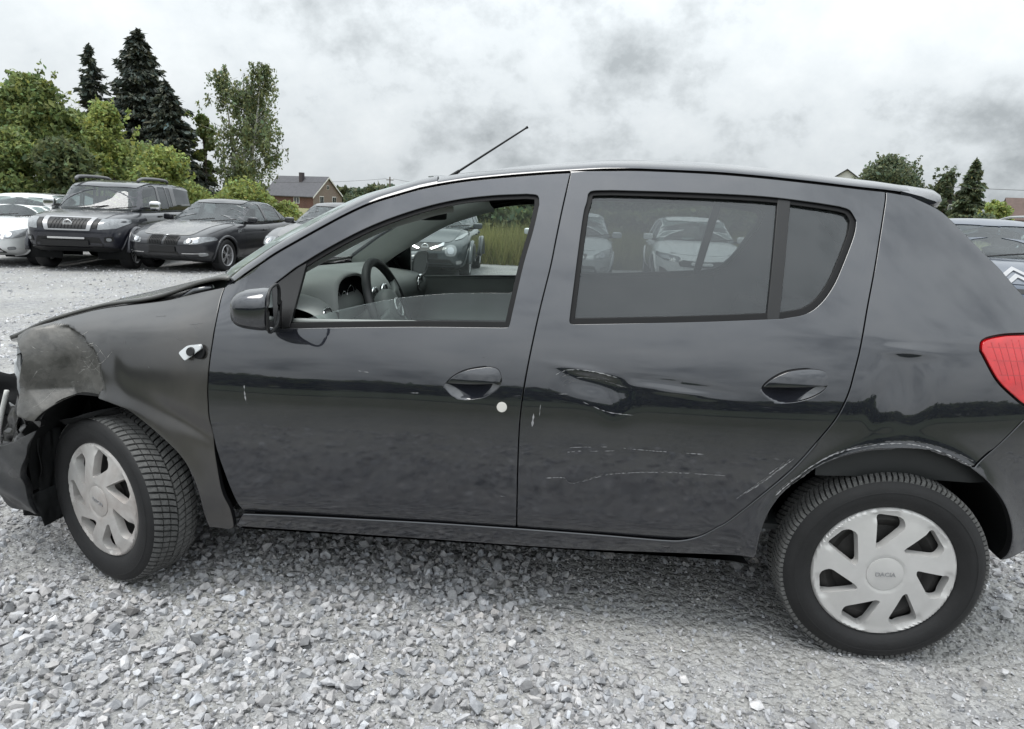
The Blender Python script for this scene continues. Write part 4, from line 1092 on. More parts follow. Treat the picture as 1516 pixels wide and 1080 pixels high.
# ---- bonnet, sprung and buckled
hl = catmull(TR['hood_line'], .02); hl = hl[hl[:, 0] < -.88]; hl = hl[np.argsort(hl[:, 0])]; hl = hl[::3]
HZ = pchip(*zip(*([(-2.10, .665), (-2.0, .70), (-1.88, .752), (-1.74, .808), (-1.65, .845)]+[(a, b) for a, b in hl if a > -1.60]+[(-.86, 1.068), (-.78, 1.08)])))
xs = np.linspace(-1.66, -.868, 48); tt = np.linspace(-1, 1, 49); G = []
for x in xs:
    k = (x+1.66)/.86; ye = float(W0(max(x, -1.62), min(float(HZ(x)), 1.05)))-.012; row = []
    liftz = .014+.024*float(sstep((k-.50)/.30))-.018*float(sstep((k-.84)/.16))
    for t in tt:
        c = 1-abs(t)**2.4; xa = x-.34*(1-abs(t)**2.2)*max(0, 1-k*1.15)-.215*k**2.2*(1-abs(t)**2.2)
        zz = float(HZ(xa))+liftz*(1 if t < 0 else .5)+c*.016+.008*math.exp(-((t+.25)/.12)**2)*math.sin(k*7)+.006*math.exp(-((t-.35)/.2)**2)*math.sin(k*9+1)
        row.append((xa, t*ye, zz))
    G.append(row)
G = np.array(G)
HOODM = mat('dusty_bonnet_paint', (.060, .060, .058), rough=.45, metal=.35, coat=.8, coat_ior=1.6, coat_rough=.10, var=.2, vscale=5, dust=.4, dustcol=(.26, .25, .23), dscale=3)
bo = MB().grid(G).build('bonnet', HOODM, car, smooth=True)
sol = bo.modifiers.new('thick', 'SOLIDIFY'); sol.thickness = .012; sol.offset = -1
# dark engine bay under it
G2 = G.copy(); G2[..., 2] -= .07; G2[..., 1] *= .97; MB().grid(G2).build('engine_bay_cover', LINER, car, smooth=True)
# bent hinge stay seen in the gap and rubber washer jets
MB().tube([(-1.10, -.66, .985), (-1.02, -.655, 1.035), (-.96, -.65, 1.05)], [.016, .013, .012], 8).build('bonnet_hinge', PAINT, car, smooth=True)
for x, y, z in ((-1.13, -.22, 1.055), (-1.10, -.02, 1.06)): MB().lathe([(0, .010), (.012, .008), (.016, 0), (.016, -.03)], 10, 'z', (x, y, z)).build('washer_jet', BLACKP, car, smooth=True)
MB().grid([[(x+.20*abs(t)**2.2, t*.64, z) for t in np.linspace(-1, 1, 21)] for x, z in ((-1.24, 1.02), (-1.18, 1.035), (-1.13, 1.045), (-1.09, 1.04))]).build('scuttle_panel', TRIM, car, smooth=True)
# loose side repeater hanging out of the wing
rp = rloop([(a, b) for a, b in TR['repeater']], .006, .004, 3)
ro = skin('side_repeater', [rp], lambda x, z: W0(x, z)+.022+.10*(x+.95), LENSC, car, -1, grid=.008, gap=0, depth=.014)
disc_on_side('bulb_socket', -.935, .868, .012, BLACKP, ro, proud=.032, Wf=W0); disc_on_side('bulb_hole', -.915, .861, .017, RUBBER, ro, proud=.014, Wf=W0)
# ---- wrecked front end
BUMPM = mat('scuffed_bumper_paint', (.030, .031, .034), rough=.5, metal=.2, coat=.4, coat_rough=.15, var=.3, vscale=8, dust=.35, dustcol=(.17, .165, .16), dscale=9)
LB = loop(TR['bump_f_edge'], TR['bump_f_low'], [TR['bump_f_low'][-1], (-1.86, .26), (-1.93, .30)], [(-1.93, .30), (-1.95, .44)], [(-1.95, .44), (-1.80, .455), (-1.68, .47), TR['bump_f_edge'][0]], step=.013)
def WBf(x, z): return W0(x, z)+.012*np.sin(x*31+z*17)*np.sin(z*25)+.006*np.exp(-((z-.36)/.02)**2)
skin('front_bumper_corner', [LB], WBf, BUMPM, car, -1, grid=.012, gap=.0, depth=.03)
skin('front_bumper_corner', [LB], W0, BUMPM, car, 1, grid=.03, gap=.0, depth=.03)
G = []
for z in np.linspace(.22, .60, 16):
    ye = float(W0(-1.94, z))-.01
    G.append([(-1.94-.13*(1-abs(t)**2.2)+.03*math.sin(t*9+z*13)*(1-abs(t)), t*ye, z+(.02*math.sin(t*6) if z > .5 else 0)) for t in np.linspace(-1, 1, 41)])
MB().grid(G).build('front_bumper', BUMPM, car, smooth=True, sharp=60)
def crumpled(name, quad, material, par, n=14, amp=.012, seed=0, thick=.003):
    """bent sheet: four corners, creased"""
    r = np.random.default_rng(seed); q = [np.array(c, float) for c in quad]; pts = r.random((9, 2)); N = np.cross(q[1]-q[0], q[3]-q[0]); N /= np.linalg.norm(N); G = []
    for a in np.linspace(0, 1, n):
        row = []
        for b in np.linspace(0, 1, n):
            P = (q[0]*(1-a)+q[1]*a)*(1-b)+(q[3]*(1-a)+q[2]*a)*b
            d = np.sort(np.hypot(pts[:, 0]-a, pts[:, 1]-b)); row.append(P+N*amp*((d[1]-d[0])*5-1)+N*amp*.8*math.sin(a*7+seed)*math.sin(b*6))
        G.append(row)
    o = MB().grid(G).build(name, material, par, smooth=True, sharp=38)
    md = o.modifiers.new('thick', 'SOLIDIFY'); md.thickness = thick; return o
crumpled('torn_bumper_piece', [(-1.735, -.76, .44), (-1.65, -.78, .44), (-1.635, -.775, .60), (-1.71, -.74, .61)], WORN, car, seed=2, amp=.014)
crumpled('torn_bumper_piece', [(-1.70, -.745, .50), (-1.63, -.785, .47), (-1.60, -.79, .56), (-1.66, -.75, .64)], BUMPM, car, seed=3, amp=.012)
crumpled('torn_bumper_piece', [(-1.84, -.68, .36), (-1.70, -.76, .36), (-1.70, -.755, .46), (-1.84, -.67, .48)], BUMPM, car, seed=5, amp=.010)
crumpled('black_grille_remnant', [(-2.0, -.55, .50), (-1.72, -.66, .52), (-1.72, -.62, .66), (-1.98, -.5, .66)], LINER, car, seed=4, amp=.010)
MB().tube(catmull([(-1.695, -.745, .655), (-1.722, -.75, .573), (-1.741, -.755, .496), (-1.74, -.76, .444), (-1.716, -.765, .42), (-1.685, -.77, .415), (-1.658, -.775, .441)], .02), .0085, 8).build('torn_trim_strip', mat('pale_trim_strip', (.62, .62, .60), rough=.4), car, smooth=True)
hlp = empty('headlamp'); hlp.parent = car
crumpled('lens', [(-1.76, -.64, .68), (-1.705, -.66, .60), (-1.690, -.67, .80), (-1.735, -.64, .80)], LENSC, hlp, seed=8, amp=.010, n=10)
crumpled('bezel', [(-1.705, -.685, .59), (-1.680, -.70, .60), (-1.672, -.70, .80), (-1.690, -.685, .80)], mat('lamp_bezel_grey', (.35, .36, .37), rough=.35), hlp, seed=9, amp=.006, n=8)
crumpled('bulb_housing', [(-1.74, -.63, .64), (-1.70, -.64, .63), (-1.69, -.65, .76), (-1.72, -.63, .77)], LINER, hlp, seed=10, amp=.010, n=8)
MB().box((-1.35, 0, .56), (.72, 1.05, .46)).build('engine_block', LINER, car, bevel=.03)
MB().box((-1.66, 0, .62), (.05, 1.15, .30)).build('radiator', LINER, car, bevel=.01)
# ragged inner liner in front of the wheel
crumpled('torn_wheel_liner', [(-1.62, -.74, .18), (-1.60, -.66, .17), (-1.55, -.70, .52), (-1.56, -.79, .53)], LINER, car, seed=12, amp=.012)
crumpled('torn_wheel_liner', [(-1.60, -.76, .15), (-1.56, -.70, .17), (-1.57, -.70, .30), (-1.62, -.78, .28)], LINER, car, seed=13, amp=.006)
crumpled('torn_wheel_liner', [(-1.66, -.60, .16), (-1.52, -.58, .16), (-1.50, -.60, .62), (-1.66, -.62, .62)], LINER, car, seed=15, amp=.006)
crumpled('torn_wheel_liner', [(-1.74, -.695, .15), (-1.575, -.715, .16), (-1.555, -.72, .54), (-1.70, -.70, .55)], LINER, car, seed=16, amp=.005)
crumpled('arch_edge_strip', [(-1.46, -.80, .585), (-1.22, -.835, .655), (-1.22, -.80, .635), (-1.46, -.77, .56)], LINER, car, seed=14, amp=.006)

# ---- cabin
def smooth_part(name, mb, material, par, lv=2, bevel=.02): return mb.build(name, material, par, bevel=bevel, subsurf=lv)
prof = catmull([(-1.10, 1.02), (-1.0, 1.05), (-.86, 1.058), (-.72, 1.05), (-.63, 1.03), (-.585, .995), (-.575, .94), (-.60, .86), (-.62, .74), (-.66, .58), (-.74, .44)], .02)
G = []
for t in np.linspace(-1, 1, 41):
    y = t*.735; k = 1-abs(t)**3
    G.append([(x+(.05*(1-k) if x > -.7 else .19*abs(t)**2.2*min(1, (-.7-x)/.3)), y*(1-.16*min(1, max(0, -.7-x)/.3)), z-(.035*(1-k) if x > -.8 else 0)) for x, z in prof])
dash = MB().grid(G).build('dashboard', TRIM, car, smooth=True)
# instrument hood
G = []
for x, sc_, dz in ((-.80, .85, -.02), (-.72, .97, -.004), (-.64, 1.0, .0), (-.565, 1.0, -.006), (-.545, .985, -.010), (-.55, .93, -.012)):
    G.append([(x-.02*math.sin(a), -.375-.190*sc_*math.copysign(abs(math.cos(a))**.7, math.cos(a)), .985+dz+.118*sc_*math.sin(a)**.75 if 0 < a < math.pi else .985+dz) for a in np.linspace(0, math.pi, 25)])
MB().grid(G).build('instrument_hood', TRIM, dash, smooth=True)
MB().grid([[(x-.02*math.sin(a), -.375-.176*math.copysign(abs(math.cos(a))**.7, math.cos(a)), .972+.108*math.sin(a)**.75 if 0 < a < math.pi else .93) for a in np.linspace(0, math.pi, 25)] for x in (-.548, -.60)]).build('instrument_cowl', mat('instrument_black', (.003, .003, .0035), rough=.8, spec=.1), dash, smooth=True)
MB().add([(-.60, -.375-.17*math.cos(a), .96+.125*math.sin(a)) for a in np.linspace(0, math.pi, 20)] + [(-.575, -.205, .90), (-.575, -.545, .90)], [tuple(range(22))]).build('instrument_panel', mat('instrument_black', (.003, .003, .0035), rough=.8, spec=.1), dash)
for yy, rr_ in ((-.46, .045), (-.30, .045), (-.375, .03)):
    MB().tube([(-.595, yy+rr_*math.cos(a), .995+rr_*math.sin(a)) for a in np.linspace(0, 2*math.pi, 25)], .0025, 5, cap=False).build('dial_ring', CHROME, dash, smooth=True)
def vent(x, y, z, r):
    MB().tube([(x, y+r*math.cos(a), z+r*math.sin(a)) for a in np.linspace(0, 2*math.pi, 25)], .006, 6, cap=False).build('vent_ring', CHROME, dash, smooth=True)
    m = MB(); m.lathe([(0, 0), (r*.95, 0)], 20, 'x', (x-.012, y, z))
    for k in (-.5, 0, .5): m.box((x-.004, y, z+k*r), (.012, r*1.6, .004))
    m.build('vent_louvres', TRIMD, dash)
vent(-.565, -.625, .955, .043); vent(-.57, -.07, .965, .042); vent(-.57, .07, .965, .042); vent(-.545, .635, .955, .043)
MB().box((-.60, 0, .80), (.10, .30, .24)).build('centre_console', TRIMD, dash, bevel=.015)
MB().box((-.545, 0, .80), (.012, .22, .10)).build('radio', mat('radio_black', (.01, .01, .011), rough=.25), dash, bevel=.003)
# steering wheel
sw = empty('steering_wheel'); sw.parent = car
R_ = .188; rim = [(0, R_*math.cos(a), R_*math.sin(a)) for a in np.linspace(0, 2*math.pi, 49)]
MB().tube(rim, .0165, 12, cap=False).build('rim', mat('steering_leatherette', (.02, .022, .022), rough=.5), sw, smooth=True)
SWP = mat('steering_pad_grey', (.13, .145, .14), rough=.55)
hub = MB(); hub.lathe([(0, .035), (.05, .034), (.074, .026), (.084, .0), (.07, -.03)], 28, 'x'); hub.build('airbag_pad', SWP, sw, smooth=True)
m = MB()
for a in (rad(8), rad(172), rad(250), rad(290)):
    c, s_ = math.cos(a), math.sin(a)
    m.grid([[(.008-.012*(k > .8), k*R_*c-w_*s_, k*R_*s_+w_*c) for w_ in (-.022, -.012, .012, .022)] for k in (.35, .6, .85, 1.)])
so = m.build('spokes', SWP, sw, smooth=True); md = so.modifiers.new('t', 'SOLIDIFY'); md.thickness = .018
EM = mat('emblem_silver', (.62, .64, .65), rough=.3, metal=.6)
MB().tube([(.037, .034*math.cos(a), .034*math.copysign(abs(math.sin(a))**.8, math.sin(a))) for a in np.linspace(0, 2*math.pi, 29)], .0035, 6, cap=False).build('emblem_ring', EM, sw, smooth=True)
tm = text_mesh('DACIA', .017); tm.materials.append(EM); to = link(bpy.data.objects.new('emblem_lettering', tm), sw); to.matrix_local = Matrix.Translation((.038, 0, 0)) @ Matrix.Rotation(rad(90), 4, 'Z') @ Matrix.Rotation(rad(90), 4, 'X')
# pink cloth tied round the rim
m = MB(); m.tube([(0.0, R_*math.cos(a), R_*math.sin(a)) for a in np.linspace(rad(205), rad(232), 6)], [.018, .021, .0205, .021, .02, .018], 10)
m.build('rim_wrap', mat('faded_pink_cloth', (.52, .30, .33), rough=.9), sw, smooth=True)
MB().tube([(-.02, 0, 0), (-.25, 0, -.06)], [.045, .05], 14).build('column_shroud', TRIMD, sw, smooth=True)
sw.matrix_local = Matrix.Translation((-.415, -.375, .965)) @ Matrix.Rotation(rad(-22), 4, 'Y') @ Matrix.Rotation(rad(20), 4, 'X')
# interior mirror
mi = empty('interior_mirror'); mi.parent = car
m = MB(); m.box((0, 0, 0), (.03, .22, .06)); smooth_part('housing', m, TRIMD, mi, 1, .012); MB().tube([(-.01, 0, .03), (-.06, 0, .075)], .012, 8).build('stem', TRIMD, mi, smooth=True)
mi.matrix_local = Matrix.Translation((-.33, -.05, 1.325)) @ Matrix.Rotation(rad(-15), 4, 'Z')
# seats
def seat(x, y, back=.12):
    o = empty('front_seat'); o.parent = car
    m = MB(); m.box((-.02, 0, .50), (.50, .50, .16)); smooth_part('cushion', m, SEAT, o, 2, .05)
    m = MB(); m.box((.32, 0, .78), (.13, .48, .56), Matrix.Rotation(rad(16), 3, 'Y')); smooth_part('backrest', m, SEAT, o, 2, .05)
    m = MB(); m.box((.43, 0, 1.12), (.08, .26, .16), Matrix.Rotation(rad(10), 3, 'Y')); smooth_part('headrest', m, SEAT, o, 2, .03)
    for yy in (-.06, .06): MB().tube([(.40, yy, 1.0), (.425, yy, 1.08)], .007, 6).build('headrest_post', CHROME, o, smooth=True)
    o.matrix_local = Matrix.Translation((x, y, 0))
seat(-.245, -.37); seat(-.245, .37)
rb = empty('rear_bench'); rb.parent = car
m = MB(); m.box((.80, 0, .50), (.50, 1.24, .16)); smooth_part('cushion', m, SEAT, rb, 2, .05)
m = MB(); m.box((1.06, 0, .74), (.14, 1.24, .52), Matrix.Rotation(rad(14), 3, 'Y')); smooth_part('backrest', m, SEAT, rb, 2, .05)
for y in (-.36, .36): m = MB(); m.box((1.15, y, 1.03), (.07, .25, .10)); smooth_part('headrest', m, SEAT, rb, 2, .02)
MB().grid([[(x, y, z) for y in np.linspace(-.6, .6, 5)] for x, z in ((1.14, .98), (1.35, .985), (1.62, .99))]).build('parcel_shelf', TRIMD, car)
MB().box((.05, 0, .38), (1.9, 1.45, .02)).build('cabin_floor', TRIMD, car)
# cabin lining of the rear pillars
for s in (-1, 1):
    P = loop([(1.16, 1.41), (1.165, 1.36)], [(1.165, 1.36), (1.13, 1.22), (1.05, 1.04)], [(1.05, 1.04), (1.05, .60)], [(1.05, .60), (1.6, .60)], [(1.6, .60), (1.60, 1.15)], [(1.60, 1.15), (1.32, 1.42)], [(1.32, 1.42), (1.16, 1.41)], step=.04)
    inner_skin('rear_pillar_lining', [P], TRIMD, car, s, .06)
# ------------------------------------------------------------------ parked cars behind (x forward, y to the car's left, z up)
def cube_surface(nx, ny, nz, px=7.):
    """closed grid box on [-1,1]^3 with rounded edges"""
    V = []; F = []
    def face(a, b, na, nb, fix, val, flip):
        k = len(V)
        for i in range(na+1):
            for j in range(nb+1):
                c = [0, 0, 0]; c[a] = -1+2*i/na; c[b] = -1+2*j/nb; c[fix] = val; V.append(c)
        for i in range(na):
            for j in range(nb):
                q = (k+i*(nb+1)+j, k+(i+1)*(nb+1)+j, k+(i+1)*(nb+1)+j+1, k+i*(nb+1)+j+1); F.append(q[::-1] if flip else q)
    face(0, 1, nx, ny, 2, 1, False); face(0, 1, nx, ny, 2, -1, True)
    face(0, 2, nx, nz, 1, -1, False); face(0, 2, nx, nz, 1, 1, True)
    face(1, 2, ny, nz, 0, 1, False); face(1, 2, ny, nz, 0, -1, True)
    V = np.array(V, float); n = (np.abs(V)**px).sum(1)**(1/px); V = V/n[:, None]
    return V, F
def weld(V, F):
    key = {}; mp = []; out = []
    for v in V:
        k = tuple(np.round(v, 4)); 
        if k not in key: key[k] = len(out); out.append(v)
        mp.append(key[k])
    FF = []
    for f in F:
        g = []
        for i in f:
            if not g or mp[i] != g[-1]: g.append(mp[i])
        if len(g) > 1 and g[0] == g[-1]: g = g[:-1]
        if len(set(g)) >= 3: FF.append(tuple(g))
    return np.array(out), FF
BG_GLASS = glass('parked_car_glass', (.62, .70, .68), dusty=.07, ior=1.6, dcol=(.5, .55, .55))
BG_PRIV = glass('parked_car_dark_glass', (.16, .18, .18), dusty=.03, ior=1.55, dcol=(.3, .33, .33))
ALLOY = mat('alloy_wheel', (.42, .42, .43), rough=.35, metal=.6, var=.1)
def bpaint(name, col, metal=.3, dust=.05, coat=1.0):
    return mat(name, col, rough=.35, metal=metal, coat=coat, coat_ior=1.46, coat_rough=.03, var=.08, dust=dust, dustcol=(.3, .29, .27), dscale=4)
def bg_wheel(par, x, y, r, w, spokes, style, steer=0, alloy=None):
    o = empty('wheel'); o.parent = par; s = 1 if y > 0 else -1
    rr = r*.66
    pr = [(rr, .36*w), (r*.80, .5*w), (r*.93, .47*w), (r, .34*w), (r*1.0, 0)]; pr = pr+[(a, -b) for a, b in pr[-2::-1]]
    MB().lathe(pr, 40).build('tyre', TYRE, o, smooth=True)
    m = MB(); m.lathe([(rr*1.02, -.42*w), (rr*.97, -.46*w), (rr*.90, -.40*w), (rr*.88, .2*w)], 40)
    m.lathe([(0, -.40*w), (rr*.16, -.40*w), (rr*.20, -.30*w)], 20)
    for k in range(spokes):
        for d in ((-.07, .07) if style == 'double' else (0,)):
            a = 2*math.pi*k/spokes+d*2; wd = rr*(.05 if style == 'double' else .5/spokes*1.6)
            c, s_ = math.cos(a), math.sin(a)
            m.grid([[(q*rr*c-v*s_, -w*(.39-.05*abs(q-.5)) + (.02 if abs(v) > wd*.8 else 0), q*rr*s_+v*c) for v in (-wd*k2, -wd*k2*.75, wd*k2*.75, wd*k2)] for q, k2 in ((.1, 1), (.4, .8), (.7, .9), (.95, 1.15))])
    m.build('rim', alloy or ALLOY, o, smooth=True, sharp=40)
    MB().lathe([(0, -.05*w), (rr*.87, -.05*w)], 24).build('brake_disc', STEEL, o)
    o.matrix_local = Matrix.Translation((x, y, r)) @ Matrix.Rotation(steer+(math.pi if s > 0 else 0), 4, 'Z')
    return o
class BG:
    def __init__(s, name, label, loc, heading, paint, L0, L1, W, wb, belt, zb, top, gh, roofz, xfz, xrz, wheel, group=None, pbody=7., wroof=.72, glassmat=None, tumble=.0, sect=None, wg0=.93):
        """L0 rear end, L1 nose (x), W half width, wb axle positions (rear, front), top = [(x, z)] upper outline of the lower body"""
        s.root = empty(name, loc, heading, label, 'car', group); s.paint = paint; s.W = W
        s.zt = pchip(*zip(*top)); s.zb = zb; s.belt = belt; s.wb = wb; s.r = wheel[0]
        sect = sect or ([0, .18, .45, .7, .9, 1.0], [.90, .965, 1.0, .985, .955, .93])
        sf = spl(*sect); ff = pchip(*zip(*xfz)); fr = pchip(*zip(*xrz))
        V, F = cube_surface(120, 22, 26, pbody)
        x0 = L0+(L1-L0)*(V[:, 0]+1)/2
        lo = zb+.10*np.clip((x0-(L1-.5))/.5, 0, 1)**2+.12*np.clip(((L0+.6)-x0)/.6, 0, 1)**2; hi = s.zt(x0)
        tz = (V[:, 2]+1)/2; z = lo+(hi-lo)*tz
        hz = (z-zb)/(belt-zb)
        x = x0+sstep((x0-(L1-.9))/.9)*ff(z)+sstep(((L0+.7)-x0)/.7)*fr(z)
        u = (x0-(L0+L1)/2)/((L1-L0)/2)
        w = W*sf(np.clip(hz, 0, 1.0))*(1-.13*np.abs(u)**5)
        P = np.stack([x, V[:, 1]*w, z], -1); P, F = weld(P, F); P = np.array(P)
        ra = s.r*1.16; keep = []
        for f in F:
            c = P[list(f)].mean(0)
            if abs(c[1]) > W-.42 and any(np.hypot(c[0]-a, c[2]-s.r) < ra for a in wb): continue
            if c[2] < zb+.03 and abs(c[1]) < W-.42 and any(abs(c[0]-a) < ra for a in wb): pass
            keep.append(f)
        bvf = BVHTree.FromPolygons([tuple(q) for q in P], F); s.bvh = bvf
        s.body = meshobj('body', P, keep, paint, s.root)
        # wheel arches
        for a in wb:
            for sd in (-1, 1):
                pts = []
                for th in np.linspace(rad(-14), rad(194), 30):
                    q = Vector((a+ra*math.cos(th), sd*3, s.r+ra*math.sin(th)))
                    h = bvf.ray_cast(q, Vector((0, -sd, 0)))
                    if h[0] is not None and abs(h[0].y) > .5*W: pts.append((q.x, h[0].y, q.z))
                if len(pts) > 4: MB().tube(pts, .028, 7).build('arch_lip', paint, s.body, smooth=True)
                MB().grid([[(a+ra*1.0*math.cos(th), sd*yy, s.r+ra*math.sin(th)) for yy in (.35*W, .6*W, W*.97)] for th in np.linspace(rad(-20), rad(200), 20)]).build('arch_liner', LINER, s.body, smooth=True)
                bg_wheel(s.root, a, sd*(W-wheel[1]*.5-.02), *wheel[:4], 0, wheel[4] if len(wheel) > 4 else None)
        MB().box(((wb[0]+wb[1])/2, 0, zb+.12), (wb[1]-wb[0]+.9, W*1.1, .12)).build('underbody', LINER, s.root)
        # cabin
        if gh:
            s.gx = gh
            V, F = cube_surface(60, 20, 16, 11.)
            t = (V[:, 2]+1)/2; Xf = gh[0]+(gh[1]-gh[0])*(t**1.08); Xr = gh[3]+(gh[2]-gh[3])*(t**1.15)
            Xf = Xf - .10*V[:, 1]**2*(1-.4*t); Xr = Xr+.06*V[:, 1]**2
            x = Xr+(Xf-Xr)*(V[:, 0]+1)/2
            zr = pchip(*zip(*roofz))(x); zlo = s.zt(x)-.05
            z = zlo+(zr-zlo)*t-.035*V[:, 1]**2*t
            wgt = W*(wg0+(wroof-wg0)*t**1.25)*(1-.06*np.clip(-(x-gh[2])/1.0, 0, 1)**2)
            P = np.stack([x, V[:, 1]*wgt, z], -1); P, F = weld(P, F)
            s.gbv = BVHTree.FromPolygons([tuple(q) for q in P], F); s.wroof = wroof
            s.glass = meshobj('cabin_glass', P, F, glassmat or BG_GLASS, s.root)
    def patch(s, name, poly, material, plane='xz', side=1, off=.006, depth=.02, holes=(), on='body', grid=.06, par=None):
        bv = s.bvh if on == 'body' else s.gbv
        lp = [np.asarray(poly)]+[np.asarray(h) for h in holes]
        v2, f = cdt(lp, grid); o = {'xz': lambda q: ((q[0], side*3, q[1]), (0, -side, 0)), 'yz': lambda q: ((side*5, q[0], q[1]), (-side, 0, 0)), 'xy': lambda q: ((q[0], q[1], 4), (0, 0, -1))}[plane]
        def cast(q):
            a, d = o(q); h = bv.ray_cast(Vector(a), Vector(d))
            if h[0] is None or (plane == 'xz' and h[0].y*side < 0):
                g = {'xz': (q[0], side*s.W*.9, q[1]), 'yz': (side*2.2, q[0], q[1]), 'xy': (q[0], q[1], 1.5)}[plane]; h = bv.find_nearest(Vector(g))
            n = h[1]
            if n.dot(Vector(d)) > 0: n = -n
            return h[0]+n*off, n
        V = [cast(q) for q in v2]; F = list(f); NV = [a for a, n in V]
        for L in lp:
            b = len(NV); m = len(L); C = [cast(q) for q in L]; NV += [a for a, n in C]+[a-n*depth for a, n in C]
            F += [(b+i, b+(i+1) % m, b+m+(i+1) % m, b+m+i) for i in range(m)]
        me = MB().add(NV, F); ob = me.build(name, material, par or s.root, smooth=True, sharp=50); return ob
    def both(s, name, poly, material, plane='yz', **k):
        if plane == 'yz':
            s.patch(name, poly, material, 'yz', **k); return s.patch(name, np.asarray(poly)*np.array([-1, 1]), material, 'yz', **k)
        s.patch(name, poly, material, 'xz', side=1, **k); return s.patch(name, poly, material, 'xz', side=-1, **k)
    def cabin(s, windows, frame, roof, dark=()):
        for sd in (1, -1): s.patch('side_frame', rloop(frame, .05, .05), s.paint, 'xz', side=sd, off=.007, depth=.03, holes=[rloop(w, .05, .04) for w in windows], on='glass', grid=.06)
        rp = rloop(roof, .12, .06); s.patch('roof', rp, s.paint, 'xy', off=.010, depth=.03, on='glass', grid=.1)
        for i in dark:
            for sd in (1, -1): s.patch('side_window', rloop(np.array(windows[i]), .05, .04), BG_PRIV, 'xz', side=sd, off=.002, depth=.002, on='glass', grid=.1)
        # seats and dashboard inside
        x0 = s.gx[1]-.25; zb = s.belt
        for y in (-.36, .36):
            for xx in (x0-.25,):
                st = empty('seat'); st.parent = s.root
                MB().box((xx, y, zb-.25), (.14, .46, .7), Matrix.Rotation(rad(-14), 3, 'Y')).build('backrest', SEAT, st, bevel=.04); MB().box((xx-.1, y, zb+.2), (.08, .26, .18)).build('headrest', SEAT, st, bevel=.03)
        MB().box((s.gx[0]-.28, 0, zb-.06), (.5, s.W*1.5, .12)).build('dashboard', TRIMD, s.root, bevel=.04)
        MB().tube([(s.gx[0]-.62, .36+.18*math.cos(a), zb+.03+.17*math.sin(a)) for a in np.linspace(0, 2*math.pi, 25)], .014, 6, cap=False).build('steering_wheel', TRIMD, s.root, smooth=True)
        MB().box((s.gx[1]+.02, 0, s.gbv.ray_cast(Vector((s.gx[1]-.1, 0, 4)), Vector((0, 0, -1)))[0].z-.13), (.03, .24, .07)).build('interior_mirror', TRIMD, s.root, bevel=.01)
    def bonnet(s, x0, x1, y0, y1, material):
        P = rloop([(x0, -y0), (x0+.06, 0), (x0, y0), ((x0+x1)/2, (y0+y1)/2+.03), (x1-.05, y1), (x1, 0), (x1-.05, -y1), ((x0+x1)/2, -(y0+y1)/2-.03)], [.04, .3, .04, .3, .12, .3, .12, .3], .06)
        return s.patch('bonnet', P, material, 'xy', off=.007, depth=.008, grid=.06)
    def seams(s, lines, w=.007):
        for ln in lines:
            c = catmull(ln, .05)
            for sd in (1, -1):
                m = MB(); row = []
                for i, q in enumerate(c):
                    e = c[min(i+1, len(c)-1)]-c[max(i-1, 0)]; e = np.array([-e[1], e[0]])/max(np.linalg.norm(e), 1e-6)*w/2; r_ = []
                    for k in (-1, 1):
                        h = s.bvh.ray_cast(Vector((q[0]+e[0]*k, sd*3, q[1]+e[1]*k)), Vector((0, -sd, 0)))
                        if h[0] is None: break
                        r_.append((h[0].x, h[0].y+sd*.002, h[0].z))
                    if len(r_) == 2: row.append(r_)
                if len(row) > 1: m.grid(row).build('door_gap', RUBBER, s.body)
    def handle(s, x, z, material=None):
        for sd in (1, -1):
            h = s.bvh.ray_cast(Vector((x, sd*3, z)), Vector((0, -sd, 0)))
            if h[0] is not None: MB().box((x, h[0].y+sd*.015, z), (.20, .035, .035)).build('door_handle', material or s.paint, s.root, bevel=.01)
    def mirrors(s, x, z, material=None, size=(.12, .20, .15), out=.12):
        for sd in (1, -1):
            o = empty('door_mirror'); o.parent = s.root; y = sd*(s.W+out-.04)
            v, f = cube_surface(10, 10, 10, 4.); v = v*np.array(size)/2+np.array([x, y, z]); v, f = weld(v, f); meshobj('housing', v, f, material or s.paint, o)
            MB().box((x-size[0]*.48, y, z), (.01, size[1]*.8, size[2]*.75)).build('mirror_glass', MIRR, o); MB().box((x-.01, sd*(s.W-.04), z-.05), (.05, .14, .04)).build('stalk', BLACKP, o, bevel=.01)
def rect(y0, y1, z0, z1): return [(y0, z0), (y1, z0), (y1, z1), (y0, z1)]
def ring_emblem(s, name, y, z, r, tube, material, bar=False, par=None):
    h = s.bvh.ray_cast(Vector((5, y, z)), Vector((-1, 0, 0)))[0]; x = h.x+.012
    MB().tube([(x, y+r*math.cos(a), z+r*math.sin(a)) for a in np.linspace(0, 2*math.pi, 29)], tube, 6, cap=False).build(name, material, par or s.root, smooth=True)
    if bar: MB().box((x+.004, y, z), (.012, r*2.3, r*.42)).build('emblem_bar', material, par or s.root, bevel=.003)
HLENS = mat('headlamp_lens', (.24, .25, .26), rough=.10, metal=.25, coat=1, var=.25, vscale=25)
HINNER = mat('headlamp_reflector', (.42, .43, .45), rough=.25, metal=.9, var=.1)
GRILLE = mat('black_grille', (.008, .008, .009), rough=.5, var=.3)
PLATE = mat('black_plate_holder', (.012, .012, .013), rough=.5, var=.1)
ROWG = 'parked cars behind the hatchback'
def gp(x, y): return (x, y, gz(x, y))
NAVY = bpaint('black_blue_paint', (.012, .013, .022), .3); BLK = bpaint('black_sapphire_paint', (.010, .011, .016), .3); DGREY = bpaint('anthracite_paint', (.045, .046, .05), .5)
